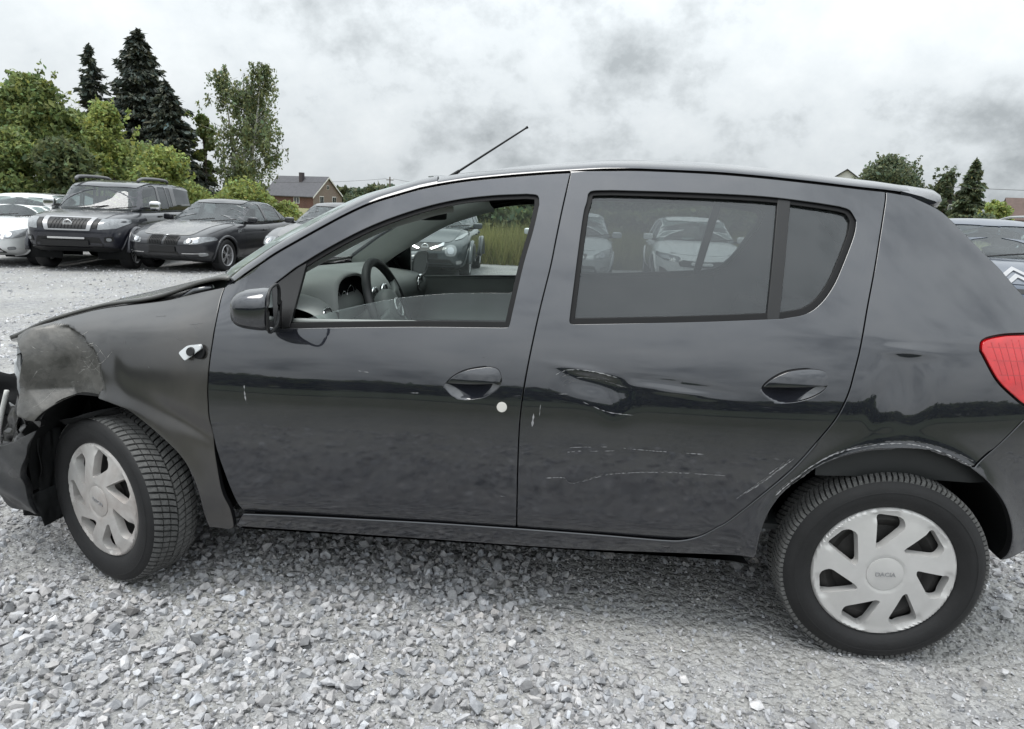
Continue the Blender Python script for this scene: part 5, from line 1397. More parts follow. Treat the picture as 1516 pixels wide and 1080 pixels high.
WHITE = bpaint('white_paint', (.74, .75, .75), 0, .06); SILV = bpaint('pale_silver_paint', (.50, .52, .53), .4, .06); BLUE = bpaint('blue_grey_paint', (.045, .062, .095), .6, .06); JUKEP = bpaint('dark_slate_paint', (.035, .045, .05), .4)
def dusty(name, col, dust=.5): return mat(name, col, rough=.4, metal=.3, coat=1, coat_ior=1.5, coat_rough=.12, var=.15, dust=dust, dustcol=(.36, .355, .34), dscale=2.2)
DB, DN, DA = dusty('dusty_black_bonnet', (.05, .05, .055), .75), dusty('dusty_navy_bonnet', (.03, .03, .036), .4), dusty('dusty_anthracite_bonnet', (.06, .06, .066), .45)
def pick_up():
    s = BG('pickup_truck', 'black double-cab pickup with canopy, roof bars and chrome grille, left of the black saloon', gp(-10.2, 11.8), rad(-76), NAVY,
        -2.75, 2.42, .93, (-1.6, 1.6), 1.16, .36, [(-2.75, 1.16), (-1, 1.17), (1.0, 1.17), (1.3, 1.16), (2.0, 1.10), (2.3, 1.04), (2.42, .98)],
        (1.32, .58, -2.62, -2.72), [(-2.75, 1.74), (-1.2, 1.80), (-.3, 1.80), (.6, 1.74), (1.4, 1.7)], [(.3, -.06), (.5, .0), (.75, .03), (.95, .0), (1.1, -.10)], [(.3, 0), (1.2, 0)],
        (.375, .25, 12, 'single'), pbody=10., wroof=.80, wg0=.90, group=ROWG)
    s.cabin([[(.86, 1.22), (.62, 1.58), (.42, 1.68), (-.05, 1.70), (-.05, 1.22)], [(-.17, 1.22), (-.17, 1.70), (-.62, 1.70), (-.72, 1.22)], [(-.76, 1.25), (-.68, 1.69), (-.92, 1.68), (-.98, 1.24)], [(-1.22, 1.30), (-1.20, 1.68), (-2.45, 1.62), (-2.58, 1.32)]],
        [(1.18, 1.13), (.62, 1.74), (.45, 1.79), (-1.5, 1.80), (-2.72, 1.74), (-2.78, 1.13)], [(.62, -.66), (.70, 0), (.62, .66), (-2.66, .66), (-2.66, -.66)], dark=(1, 2, 3))
    s.bonnet(1.16, 2.30, .70, .60, DN)
    # front: chrome-framed grille in three panels, lamps, deep bumper
    s.patch('chrome_frame', rloop([(-.40, .80), (.40, .80), (.47, 1.04), (-.47, 1.04)], .02, .03), ALLOY, 'yz', off=.02, holes=[rloop([(-.335, .825), (.335, .825), (.375, 1.022), (-.375, 1.022)], .01, .03)], grid=.05)
    g = s.patch('grille', rloop([(-.34, .82), (.34, .82), (.38, 1.025), (-.38, 1.025)], .01, .03), GRILLE, 'yz', off=.008)
    for k in range(10): s.patch('mesh_bar', rloop([(-.31+.06*k, .84), (-.295+.06*k, .84), (-.295+.06*k+.04, 1.01), (-.31+.06*k+.04, 1.01)], .002, .05), BLACKP, 'yz', off=.016, par=g)
    ring_emblem(s, 'emblem_ring', 0, .925, .075, .012, CHROME, True)
    s.both('side_grille', rloop([(.43, .84), (.52, .86), (.55, 1.01), (.48, 1.02)], .01, .03), GRILLE, off=.015)
    s.both('headlamp', rloop([(.53, .82), (.80, .85), (.885, .94), (.87, 1.03), (.56, 1.02)], .02, .03), HLENS, off=.012)
    s.patch('bumper_intake', rloop([(-.62, .50), (.62, .50), (.55, .68), (-.55, .68)], .03, .04), GRILLE, 'yz', off=.006)
    s.patch('bumper_lip', rloop([(-.86, .40), (.86, .40), (.70, .49), (-.70, .49)], .03, .04), BLACKP, 'yz', off=.02)
    s.patch('winch_bar', rloop(rect(-.36, .30, .645, .68), .01, .03), CHROME, 'yz', off=.03)
    s.patch('number_plate_holder', rloop(rect(-.50, .36, .52, .62), .008, .03), PLATE, 'yz', off=.04)
    s.both('fog_lamp_recess', rloop([(.62, .58), (.76, .60), (.76, .70), (.64, .69)], .03, .03), BLACKP, off=.010)
    s.both('fog_lamp', rloop([(.66, .61), (.73, .61), (.73, .67), (.66, .67)], .03, .02), HLENS, off=.018)
    s.seams([[(.98, 1.13), (.93, .8), (.98, .5), (1.02, .42)], [(-.10, 1.15), (-.11, .42)], [(-.98, 1.15), (-1.0, .9), (-1.22, .62)], [(-1.12, 1.16), (-1.14, .7)], [(.98, .41), (-1.1, .41)]])
    s.handle(.12, 1.05, BLACKP); s.handle(-.80, 1.06, BLACKP); s.mirrors(.82, 1.29, CHROME, (.13, .23, .20), .16)
    for sd in (1, -1):
        for x0, x1 in ((.50, -1.25),):
            pts = catmull([(x0, sd*.62, 1.78), (x0-.14, sd*.64, 1.845), ((x0+x1)/2, sd*.64, 1.865), (x1+.12, sd*.64, 1.85), (x1, sd*.64, 1.80)], .08)
            MB().tube(pts, .034, 8).build('roof_bar', mat('grey_roof_bar', (.16, .16, .165), rough=.5, metal=.4), s.root, smooth=True)
        MB().tube([(1.0, sd*.96, .40), (-1.0, sd*.96, .40)], .05, 8).build('side_step', BLACKP, s.root, smooth=True)
    for sd in (1, -1):   # swollen arches
        for a in s.wb: MB().tube([(a+.46*math.cos(t), sd*.935, .375+.46*math.sin(t)) for t in np.linspace(rad(0), rad(180), 20)], .05, 8).build('arch_flare', NAVY, s.root, smooth=True)
    for y in (.30, -.25): MB().tube([(1.30, y, 1.20), (1.22, y+.28, 1.235), (1.15, y+.5, 1.27)], .012, 6).build('wiper', BLACKP, s.root)
def saloon(name, label, loc, hd, paint, wheelspec, kind):
    s = BG(name, label, loc, hd, paint, -2.52, 2.30, .925, (-1.46, 1.48), .98, .20,
        [(-2.52, .96), (-2.3, 1.0), (-1.7, 1.03), (-1.0, 1.0), (0, .98), (.7, .99), (.95, .985), (1.5, .93), (2.0, .83), (2.22, .74), (2.30, .68)],
        (.98, .08, -1.05, -1.78), [(-1.9, 1.30), (-1.1, 1.42), (-.4, 1.465), (0, 1.455), (.3, 1.42), (1.0, 1.35)], [(.2, -.10), (.4, .0), (.55, .02), (.7, -.02), (.8, -.10)], [(.2, .1), (.5, 0), (.9, 0), (1.0, .05)],
        wheelspec, wroof=.70, wg0=.92, pbody=10., group=ROWG)
    s.cabin([[(.62, 1.01), (.20, 1.30), (-.05, 1.365), (-.28, 1.38), (-.34, 1.01)], [(-.43, 1.015), (-.38, 1.38), (-.75, 1.375), (-1.02, 1.32), (-1.12, 1.03)], [(-1.18, 1.04), (-1.09, 1.29), (-1.30, 1.18), (-1.46, 1.06)]],
        [(.86, .95), (.40, 1.28), (.14, 1.41), (-.4, 1.47), (-1.05, 1.43), (-1.5, 1.26), (-1.86, 1.0), (-1.8, .95)], [(.14, -.57), (.22, 0), (.14, .57), (-1.05, .54), (-1.10, 0), (-1.05, -.54)])
    s.bonnet(.86, 2.16, .72, .52, DB if kind == 'kidney' else DA)
    s.seams([[(.80, .97), (.74, .75), (.80, .4), (.86, .30)], [(-.36, .99), (-.40, .7), (-.38, .28)], [(-1.13, 1.0), (-1.16, .8), (-1.02, .62), (-.93, .5)], [(.84, .29), (-.95, .29)], [(2.0, .77), (1.6, .86), (1.0, .95)]])
    s.handle(-.18, .82); s.handle(-.98, .84); s.mirrors(.55, 1.045, None, (.12, .20, .13), .10)
    s.patch('number_plate_holder', rloop(rect(-.27, .27, .425, .53), .01, .03), PLATE, 'yz', off=.025)
    if kind == 'kidney':
        g = s.both('grille', rloop([(.03, .56), (.30, .575), (.31, .70), (.26, .73), (.05, .725)], .035, .02), GRILLE, off=.014)
        s.both('grille_frame', rloop([(.015, .545), (.315, .56), (.325, .71), (.27, .745), (.035, .74)], .04, .02), BLACKP, off=.010)
        for k in range(7):
            for sd in (1, -1): s.patch('grille_bar', rloop([(sd*(.06+.034*k), .57), (sd*(.068+.034*k), .57), (sd*(.068+.034*k), .72), (sd*(.06+.034*k), .72)], .001, .05), BLACKP, 'yz', off=.028, depth=.015)
        s.both('headlamp', rloop([(.45, .585), (.70, .59), (.88, .66), (.845, .735), (.60, .70), (.46, .655)], .03, .025), HLENS, off=.010)
        for y in (.55, .67): s.both('lamp_ring', rloop([(y-.045, .605), (y+.045, .605), (y+.045, .68), (y-.045, .68)], .04, .02), HINNER, off=.018)
        s.patch('lower_intake', rloop([(-.34, .32), (.34, .32), (.30, .44), (-.30, .44)], .03, .03), GRILLE, 'yz', off=.006)
        s.both('side_intake', rloop([(.42, .30), (.80, .33), (.80, .41), (.44, .41)], .03, .03), GRILLE, off=.006)
        s.both('chrome_blade', rloop([(.40, .395), (.78, .405), (.78, .418), (.40, .408)], .004, .03), CHROME, off=.02)
        s.both('fog_lamp', rloop([(.70, .35), (.80, .36), (.80, .43), (.70, .42)], .03, .02), HLENS, off=.014)
        h = s.bvh.ray_cast(Vector((2.12, 0, 3)), Vector((0, 0, -1)))[0]; MB().lathe([(0, .008), (.035, .006), (.04, 0)], 20, 'z', tuple(h)).build('bonnet_emblem', CHROME, s.root, smooth=True)
        s.both('side_vent', rloop([(1.02, .78), (.90, .80), (.88, .86), (1.0, .84)], .01, .03), CHROME, plane='xz', off=.006)
    else:
        s.patch('grille', rloop([(-.34, .30), (.34, .30), (.40, .60), (.36, .735), (-.36, .735), (-.40, .60)], .05, .03), GRILLE, 'yz', off=.008)
        s.patch('grille_frame', rloop([(-.375, .27), (.375, .27), (.44, .60), (.40, .765), (-.40, .765), (-.44, .60)], .06, .03), CHROME, 'yz', off=.014, holes=[rloop([(-.34, .30), (.34, .30), (.40, .60), (.36, .735), (-.36, .735), (-.40, .60)], .05, .03)], grid=.05)
        for k in range(8): s.patch('grille_bar', rloop(rect(-.37, .37, .50+.028*k, .508+.028*k), .001, .06), CHROME, 'yz', off=.014, depth=.01)
        for k in range(9): s.patch('grille_bar', rloop(rect(-.33+.08*k, -.322+.08*k, .49, .72), .001, .06), CHROME, 'yz', off=.014, depth=.01)
        for k in range(4): ring_emblem(s, 'emblem_ring', -.105+.07*k, .655, .047, .009, CHROME)
        s.both('headlamp', rloop([(.48, .575), (.84, .60), (.88, .68), (.85, .745), (.50, .74)], .03, .025), HLENS, off=.010)
        s.both('lamp_ring', rloop([(.55, .60), (.66, .60), (.66, .71), (.55, .71)], .05, .02), HINNER, off=.018)
        s.both('side_intake', rloop([(.50, .32), (.80, .34), (.80, .44), (.50, .42)], .03, .03), GRILLE, off=.006)
    for y in (.28, -.22): MB().tube([(.98, y, 1.00), (.92, y+.3, 1.035), (.86, y+.5, 1.06)], .011, 6).build('wiper', BLACKP, s.root)
    return s
def hatch(name, label, loc, hd, paint, dims, wheelspec, front, H=1.46, dark=(1,), group=ROWG):
    L0, L1, W, wb0, wb1 = dims; k = H/1.46; nose = L1
    s = BG(name, label, loc, hd, paint, L0, L1, W, (wb0, wb1), .97*k, .21,
        [(L0, .96*k), (L0+.3, .99*k), (-.6, .985*k), (.3, .96*k), (1.0, .97*k), (1.3, .94*k), (nose-.35, .82*k), (nose-.1, .74*k), (nose, .66*k)],
        (1.12, .22, L0+.42, L0+.10), [(L0, 1.34*k), (L0+.5, 1.415*k), (-.6, 1.455*k), (0, 1.455*k), (.3, 1.43*k), (1.2, 1.38*k)], [(.2, -.08), (.4, .02), (.55, .02), (.7, -.03), (.85, -.14)], [(.2, .06), (.6, 0), (1.0, .06)],
        wheelspec, wroof=.70, wg0=.92, pbody=6.5, group=group)
    s.cabin([[(.74, .985*k), (.32, 1.28*k), (.05, 1.36*k), (-.18, 1.375*k), (-.24, .99*k)], [(-.32, .995*k), (-.27, 1.375*k), (-.62, 1.365*k), (-.88, 1.29*k), (-1.02, 1.02*k)]],
        [(1.0, .93*k), (.52, 1.27*k), (.26, 1.40*k), (-.3, 1.46*k), (-1.0, 1.43*k), (L0+.42, 1.36*k), (L0+.08, 1.0*k), (L0+.1, .93*k)], [(.26, -.57*W/.9), (.35, 0), (.26, .57*W/.9), (L0+.48, .54), (L0+.40, 0), (L0+.48, -.54)], dark=dark)
    s.seams([[(.92, .95*k), (.86, .75), (.90, .4), (.95, .30)], [(-.27, .97*k), (-.30, .7), (-.28, .28)], [(-1.03, .99*k), (-1.05, .8), (-.93, .6), (-.85, .5)], [(.93, .29), (-.88, .29)]])
    s.handle(-.10, .83*k); s.handle(-.88, .85*k); s.mirrors(.70, 1.02*k, None, (.12, .20, .13), .10)
    s.bonnet(1.0, nose-.16, .68, .50, paint)
    front(s, k)
    for y in (.30, -.20): MB().tube([(1.12, y, .985*k), (1.06, y+.28, 1.02*k), (1.0, y+.5, 1.04*k)], .011, 6).build('wiper', BLACKP, s.root)
    return s
def front_plain(s, k):
    s.both('headlamp', rloop([(.46, .56), (.74, .60), (.86, .70), (.82, .78), (.62, .72), (.46, .64)], .03, .025), HLENS, off=.010)
    s.both('lamp_ring', rloop([(.56, .60), (.66, .60), (.66, .69), (.56, .69)], .05, .02), HINNER, off=.018)
    s.patch('grille', rloop([(-.30, .56), (.30, .56), (.34, .66), (-.34, .66)], .03, .03), GRILLE, 'yz', off=.008); s.patch('lower_intake', rloop([(-.55, .30), (.55, .30), (.48, .44), (-.48, .44)], .04, .03), GRILLE, 'yz', off=.006)
    ring_emblem(s, 'emblem_ring', 0, .62, .05, .010, CHROME)
    s.both('fog_lamp', rloop([(.60, .36), (.70, .37), (.70, .43), (.60, .42)], .03, .02), HLENS, off=.012)
def front_tiger(s, k):
    s.both('headlamp', rloop([(.40, .585), (.55, .575), (.72, .60), (.85, .68), (.83, .735), (.60, .70), (.42, .66)], .02, .025), mat('smoked_lamp', (.10, .11, .12), rough=.1, coat=1), off=.010)
    s.both('lamp_ring', rloop([(.60, .61), (.74, .63), (.78, .69), (.62, .675)], .02, .02), HINNER, off=.018)
    s.patch('grille', rloop([(-.42, .50), (-.10, .485), (.10, .485), (.42, .50), (.46, .575), (.38, .615), (.10, .595), (-.10, .595), (-.38, .615), (-.46, .575)], .03, .03), GRILLE, 'yz', off=.010)
    s.patch('lower_intake', rloop([(-.44, .27), (.44, .27), (.40, .36), (-.40, .36)], .03, .03), GRILLE, 'yz', off=.008)
    s.both('side_intake', rloop([(.55, .28), (.76, .34), (.78, .48), (.66, .42)], .03, .03), GRILLE, off=.008)
    h = s.bvh.ray_cast(Vector((5, 0, .69)), Vector((-1, 0, 0)))[0]; MB().lathe([(0, .012), (.05, .010), (.055, 0)], 24, 'x', tuple(h)).build('oval_emblem', mat('dark_emblem', (.03, .03, .03), rough=.3), s.root, smooth=True)
    s.patch('bonnet_gap', rloop([(-.60, .725), (0, .735), (.60, .725), (.60, .732), (0, .742), (-.60, .732)], .001, .04), RUBBER, 'yz', off=.004)
def front_chevron(s, k):
    s.both('headlamp', rloop([(.42, .66), (.66, .66), (.86, .76), (.82, .86), (.60, .80), (.44, .73)], .03, .025), HLENS, off=.010)
    for dz in (0, .075):
        P = [(-.46, .70+dz), (-.16, .705+dz), (0, .80+dz), (.16, .705+dz), (.46, .70+dz), (.46, .728+dz), (.175, .735+dz), (0, .84+dz), (-.175, .735+dz), (-.46, .728+dz)]
        s.patch('chevron_bar', rloop(P, .006, .02, 3), ALLOY, 'yz', off=.02, depth=.015, grid=.02)
    s.patch('grille', rloop([(-.44, .64), (.44, .64), (.46, .69), (-.46, .69)], .02, .03), GRILLE, 'yz', off=.006); s.patch('lower_intake', rloop([(-.60, .28), (.60, .28), (.52, .50), (-.52, .50)], .05, .03), GRILLE, 'yz', off=.006)
    for sd in (1, -1): MB().tube(catmull([(.1, sd*.60, 1.53), (-.1, sd*.60, 1.57), (-1.0, sd*.59, 1.57), (-1.5, sd*.56, 1.52)], .1), .018, 8).build('roof_rail', CHROME, s.root, smooth=True)
def front_round(s, k):
    for y in (.52,): s.both('headlamp', rloop([(y-.11, .50), (y+.11, .50), (y+.11, .72), (y-.11, .72)], .10, .02), HLENS, off=.016)
    s.both('lamp_ring', rloop([(.46, .55), (.58, .55), (.58, .67), (.46, .67)], .055, .02), HINNER, off=.026)
    s.both('bonnet_lamp', rloop([(.56, .80), (.70, .84), (.80, .94), (.74, .95), (.60, .86)], .02, .02), HLENS, off=.012)
    s.patch('grille', rloop([(-.34, .60), (.34, .60), (.38, .74), (-.38, .74)], .03, .03), GRILLE, 'yz', off=.008)
    s.both('chrome_wing', rloop([(.10, .64), (.14, .62), (.38, .70), (.38, .75), (.34, .75), (.30, .72)], .006, .02), CHROME, off=.02); ring_emblem(s, 'emblem_ring', 0, .67, .065, .010, CHROME, True)
    s.patch('lower_intake', rloop([(-.60, .30), (.60, .30), (.52, .44), (-.52, .44)], .04, .03), GRILLE, 'yz', off=.008)
    s.patch('number_plate_holder', rloop(rect(-.27, .27, .45, .55), .008, .03), PLATE, 'yz', off=.02); s.both('fog_lamp', rloop([(.62, .34), (.72, .35), (.72, .42), (.62, .41)], .03, .02), HLENS, off=.012)
    for sd in (1, -1):
        for a in s.wb: MB().tube([(a+.42*math.cos(t), sd*.885, .34+.42*math.sin(t)) for t in np.linspace(rad(0), rad(180), 20)], .05, 8).build('arch_flare', s.paint, s.root, smooth=True)
pick_up()
saloon('saloon_car', 'black saloon with twin kidney grille and dusty bonnet, in front of the hedge', gp(-7.95, 12.2), rad(-91), BLK, (.335, .235, 5, 'double'), 'kidney')
saloon('saloon_car', 'anthracite saloon with four-ring chrome grille, half hidden by the windscreen pillar', gp(-5.4, 12.75), rad(-92), DGREY, (.335, .235, 7, 'single'), 'rings')
hatch('compact_car', 'white compact car at the left edge, beside the pickup', gp(-12.1, 11.45), rad(-77), WHITE, (-2.0, 2.12, .885, -1.29, 1.29), (.315, .215, 5, 'single'), front_plain)
hatch('crossover_car', 'dark slate crossover with round lamps, seen through the lowered front window', gp(-3.05, 12.75), rad(-86), JUKEP, (-1.95, 2.05, .88, -1.27, 1.27), (.34, .22, 5, 'double'), front_round, H=1.56)
hatch('compact_car', 'white car with tiger-nose grille, seen face-on through the tinted rear window', gp(2.58, 12.6), rad(-91), WHITE, (-2.05, 2.15, .90, -1.32, 1.32), (.32, .215, 5, 'double'), front_tiger, H=1.42)
hatch('compact_car', 'pale silver car whose front corner shows at the front edge of the tinted rear window', gp(.02, 12.5), rad(-90), SILV, (-1.95, 2.05, .87, -1.27, 1.27), (.31, .205, 7, 'single'), front_plain, H=1.44)
hatch('family_car', 'blue-grey family car with double chevron nose, at the right edge', gp(6.05, 7.9), rad(-104), BLUE, (-2.05, 2.15, .90, -1.32, 1.32), (.325, .215, 5, 'double'), front_chevron, H=1.52)
# ------------------------------------------------------------------ plants
def leaf_mat(name, col, trans=.45):
    m = bpy.data.materials.new(name); m.use_nodes = True; nt = m.node_tree; nt.nodes.clear(); N = nt.nodes.new; L = nt.links.new
    out = N('ShaderNodeOutputMaterial'); at = N('ShaderNodeAttribute'); at.attribute_name = 'tint'
    n = noise_node(nt, .9, 4); r = ramp_node(nt, n.outputs[0], [(.3, tuple(c*.75 for c in col)), (.7, tuple(c*1.25 for c in col))])
    mu = N('ShaderNodeMix'); mu.data_type = 'RGBA'; mu.blend_type = 'MULTIPLY'; mu.inputs[0].default_value = 1
    L(r.outputs[0], mu.inputs[6]); L(at.outputs['Color'], mu.inputs[7])
    d = N('ShaderNodeBsdfPrincipled'); d.inputs['Roughness'].default_value = .5; d.inputs['Specular IOR Level'].default_value = .35; L(mu.outputs[2], d.inputs['Base Color'])
    t = N('ShaderNodeBsdfTranslucent'); L(mu.outputs[2], t.inputs[0]); mx = N('ShaderNodeMixShader'); mx.inputs[0].default_value = trans
    L(d.outputs[0], mx.inputs[1]); L(t.outputs[0], mx.inputs[2]); L(mx.outputs[0], out.inputs[0]); return m
def leaves(name, P, size, material, parent, r, aspect=1.7, axis=None, droop=.5, tintvar=.3, up=.35):
    """P points; each gets a leaf-shaped face (two triangles, folded along the rib)"""
    n = len(P); a = r.normal(size=(n, 3)) if axis is None else axis+r.normal(0, droop, (n, 3)); a /= np.linalg.norm(a, axis=1)[:, None]
    b = r.normal(size=(n, 3)); b[:, 2] *= .5; b = b-(b*a).sum(1)[:, None]*a; b /= np.linalg.norm(b, axis=1)[:, None]
    s = size*np.exp(r.normal(0, .28, n)); s = s[:, None]; nn = np.cross(a, b)
    v0 = P-a*s*aspect*.5; v1 = P+b*s*.5+nn*s*.12; v2 = P+a*s*aspect*.5; v3 = P-b*s*.5+nn*s*.12
    V = np.stack([v0, v1, v2, v3], 1).reshape(-1, 3); k = np.arange(n)*4
    F = np.concatenate([np.stack([k, k+1, k+2], 1), np.stack([k, k+2, k+3], 1)])
    t = np.clip(r.normal(1, tintvar, n), .35, 1.9); hue = r.normal(0, .10, n)
    C = np.repeat(np.stack([t*(1+hue), t, t*(1-hue)], -1), 4, 0)
    me = bpy.data.meshes.new(name); me.vertices.add(len(V)); me.vertices.foreach_set('co', V.astype(np.float32).ravel())
    me.loops.add(len(F)*3); me.loops.foreach_set('vertex_index', F.astype(np.int32).ravel())
    me.polygons.add(len(F)); me.polygons.foreach_set('loop_start', np.arange(0, len(F)*3, 3, dtype=np.int32)); me.update(calc_edges=True)
    ca = me.color_attributes.new('tint', 'FLOAT_COLOR', 'POINT'); ca.data.foreach_set('color', np.concatenate([C, np.ones((len(C), 1))], 1).astype(np.float32).ravel())
    me.materials.append(material); return link(bpy.data.objects.new(name, me), parent)
BARK = mat('bark', (.07, .055, .042), rough=.9, var=.4, vscale=8, bump=.5, bscale=20)
BBARK = mat('birch_bark', (.42, .41, .39), rough=.8, var=.5, vscale=5, bump=.3, bscale=20)
LGREEN = leaf_mat('leaves_mid_green', (.22, .27, .10)); LYEL = leaf_mat('leaves_yellow_green', (.30, .35, .115)); LDARK = leaf_mat('leaves_dark_green', (.14, .17, .08))
LNEED = leaf_mat('spruce_needles', (.075, .088, .070), .15); LBIR = leaf_mat('birch_leaves', (.20, .235, .12)); LFAR = leaf_mat('leaves_far', (.14, .17, .10))
def blob_points(r, n, c, rad3, shell=.55):
    d = r.normal(size=(n, 3)); d /= np.linalg.norm(d, axis=1)[:, None]; q = r.random(n)**shell
    return np.array(c)+d*q[:, None]*np.array(rad3)
def broadleaf(name, label, x, y, h, rx, material, n=9000, leaf=.16, seed=0, trunk=.10, base=.0, nb=26, cat='tree', group=None, lean=0, blob=.36, ry=None):
    r = np.random.default_rng(seed); z0 = gz(x, y); o = empty(name, (x, y, z0), 0, label, cat, group); ry = ry or rx; hc = h*(1-base)
    m = MB(); P = []
    m.tube([(0, 0, -.1), (.05*rx, 0, h*.25), (lean*.5, .05*ry, h*.55), (lean, 0, h*.85)], [trunk, trunk*.8, trunk*.5, trunk*.15], 8)
    for k in range(nb):
        u = r.random()**.8; ang = r.uniform(0, 2*math.pi); prof = math.sin(math.pi*min(1, (.12+.88*u)))**.55*(1-.35*u)
        cx = rx*prof*math.sqrt(r.random())*.80*math.cos(ang)+lean*u; cy = ry*prof*math.sqrt(r.random())*.80*math.sin(ang); cz = h*base+hc*(.10+.78*u)
        br = rx*blob*r.uniform(.65, 1.25)
        P.append(blob_points(r, int(n/nb*r.uniform(.6, 1.4)), (cx, cy, cz), (br, br, br*r.uniform(.7, 1.05))))
        if k < 12: m.tube([(lean*u*.5, 0, max(.1, cz*.55)), (cx*.5, cy*.5, cz*.85), (cx, cy, cz)], [trunk*.35, trunk*.22, trunk*.06], 5)
    # stray twigs that break the outline
    for k in range(14):
        ang = r.uniform(0, 2*math.pi); u = r.uniform(.45, 1.); w = rx*.95*math.sin(math.pi*min(.98, .15+.8*u))**.6; st = np.array([w*math.cos(ang)*.7, w*math.sin(ang)*.7, h*(.15+.8*u)]); d = np.array([math.cos(ang)*.5, math.sin(ang)*.5, 1.])*h*.08*r.uniform(.6, 1.5)
        P.append(st+d*r.random((18, 1))+r.normal(0, leaf*.5, (18, 3)))
    P = np.concatenate(P); P = P[P[:, 2] > .02]
    leaves('crown', P, leaf, material, o, r); m.build('trunk', BARK, o, smooth=True); return o
def conifer(name, label, x, y, h, rx, seed=0, n=9000, spray=.34, material=None, ragged=.25, top=.02, group=None):
    r = np.random.default_rng(seed); o = empty(name, (x, y, gz(x, y)), 0, label, 'tree', group)
    MB().tube([(0, 0, -.1), (0, 0, h*.5), (0, 0, h*.97)], [h*.022, h*.014, h*.002], 8).build('trunk', BARK, o, smooth=True)
    P = []; A = []; nb = 230
    for k in range(nb):
        u = (k+r.random())/nb; z = h*(.06+.94*u); R = rx*(top+(1-u)**.72)*r.uniform(1-ragged*1.6, 1+ragged*.5); ang = r.uniform(0, 2*math.pi)
        ns = max(5, int(n/nb*(.25+1.5*(1-u)))); t = r.random(ns)**.65
        d = np.array([math.cos(ang), math.sin(ang), 0]); q = d*R*t[:, None]; q[:, 2] = z-R*.30*t+R*.16*t**3
        side = np.array([-d[1], d[0], 0]); q = q+side*(r.normal(0, .16, ns)*R*t)[:, None]+np.array([0, 0, -1])*np.abs(r.normal(0, .05*h*.2, ns))[:, None]
        P.append(q); A.append(np.tile(d*1.0+np.array([0, 0, -.45]), (ns, 1)))
    P = np.concatenate(P); A = np.concatenate(A); leaves('crown', P, spray*.45, material or LNEED, o, r, aspect=2.6, axis=A, droop=.45, tintvar=.35); return o
def birch(name, label, x, y, h, rx, seed=0, n=9000, leaf=.13):
    r = np.random.default_rng(seed); o = empty(name, (x, y, gz(x, y)), 0, label, 'tree'); m = MB(); P = []
    stems = [(-.35, 0, .98), (.05, .1, .92), (.55, -.1, 1.0), (.3, .15, .85)]
    for sx, sy, f in stems:
        top = np.array([sx*rx, sy*rx, h*f]); m.tube([(sx*.15*rx, sy*.2*rx, -.1), tuple(top*np.array([.45, .45, .45])), tuple(top)], [h*.013, h*.009, h*.001], 7)
        for k in range(46):
            u = r.uniform(.22, 1.0); b = top*np.array([u, u, u]); ang = r.uniform(0, 2*math.pi); L = rx*.62*math.sin(math.pi*min(.97, .10+.86*u))**.8*r.uniform(.4, 1.15)
            e = b+np.array([math.cos(ang)*L, math.sin(ang)*L, L*.55]); m.tube([tuple(b), tuple((b+e)/2+np.array([0, 0, .1*L])), tuple(e)], [h*.0022, h*.0015, h*.0006], 4, cap=False)
            for j in range(4):
                st = b+(e-b)*r.uniform(.35, 1.05); ln = h*r.uniform(.05, .17); ns = int(n/(len(stems)*46*4)); t = r.random(ns)
                q = st+np.stack([r.normal(0, .10, ns)+.05*np.sin(t*3), r.normal(0, .10, ns), -ln*t], -1); P.append(q)
    P = np.concatenate(P); leaves('crown', P, leaf, LBIR, o, r, aspect=1.5, axis=np.tile([0, 0, -1.], (len(P), 1)), droop=.7); m.build('trunk', BBARK, o, smooth=True); return o
HG = 'trees and shrubs along the left boundary'
broadleaf('broadleaf_tree', 'tall mid-green leafy tree at the left edge, highest of the hedge', -16.94, 17.5, 5.35, 1.9, LGREEN, 31000, 0.090, 1, group=HG, nb=36, blob=.32)
broadleaf('broadleaf_tree', 'sprawling mid-green tree between the tall edge tree and the dark spruce', -16.2, 18.4, 4.35, 1.75, LGREEN, 24800, 0.086, 2, group=HG, nb=34, blob=.32)
broadleaf('broadleaf_tree', 'young yellow-green tree with a pointed top in front of the dark spruce', -13.72, 16.5, 4.35, 1.05, LYEL, 18600, 0.066, 3, nb=28, group=HG)
broadleaf('shrub', 'dark glossy-leaved shrub right behind the black pickup', -13.9, 14.8, 2.9, 1.4, LDARK, 20150, 0.078, 4, base=0, cat='shrub', group=HG, nb=24)
broadleaf('shrub', 'bright green shrub at the left edge behind the white compact car', -15.5, 14.8, 3.2, 1.25, LGREEN, 18600, 0.078, 5, cat='shrub', group=HG, nb=24)
broadleaf('shrub', 'rounded yellowish shrub behind the canopy of the pickup', -12.3, 16.8, 2.8, 1.55, LYEL, 21700, 0.070, 6, cat='shrub', group=HG, nb=28)
broadleaf('shrub', 'low bramble thicket behind the black saloon', -11.4, 19.8, 1.9, 1.8, LYEL, 18600, 0.070, 8, cat='shrub', group=HG, nb=28, trunk=.03)
broadleaf('shrub', 'lower bramble clump tailing off towards the brick house', -10.4, 20.9, 1.4, 1.0, LYEL, 7750, 0.066, 9, cat='shrub', group=HG, nb=14, trunk=.03)
broadleaf('shrub', 'dense green bush filling the gap below the large dark spruce', -15.0, 19.6, 3.3, 1.9, LGREEN, 14000, .095, 7, cat='shrub', group=HG, nb=26)
conifer('spruce_tree', 'large dark spruce towering over the hedge', -28.1, 39.9, 11.5, 4.9, 10, 38000, .36)
conifer('spruce_tree', 'shorter dark spruce leaning against the right of the large one', -25.6, 38.4, 8.3, 2.9, 11, 19000, .34)
conifer('spruce_tree', 'thin ragged double-topped conifer left of the large dark spruce', -31.1, 39.4, 10.5, 2.3, 12, 11000, .34, ragged=.55)
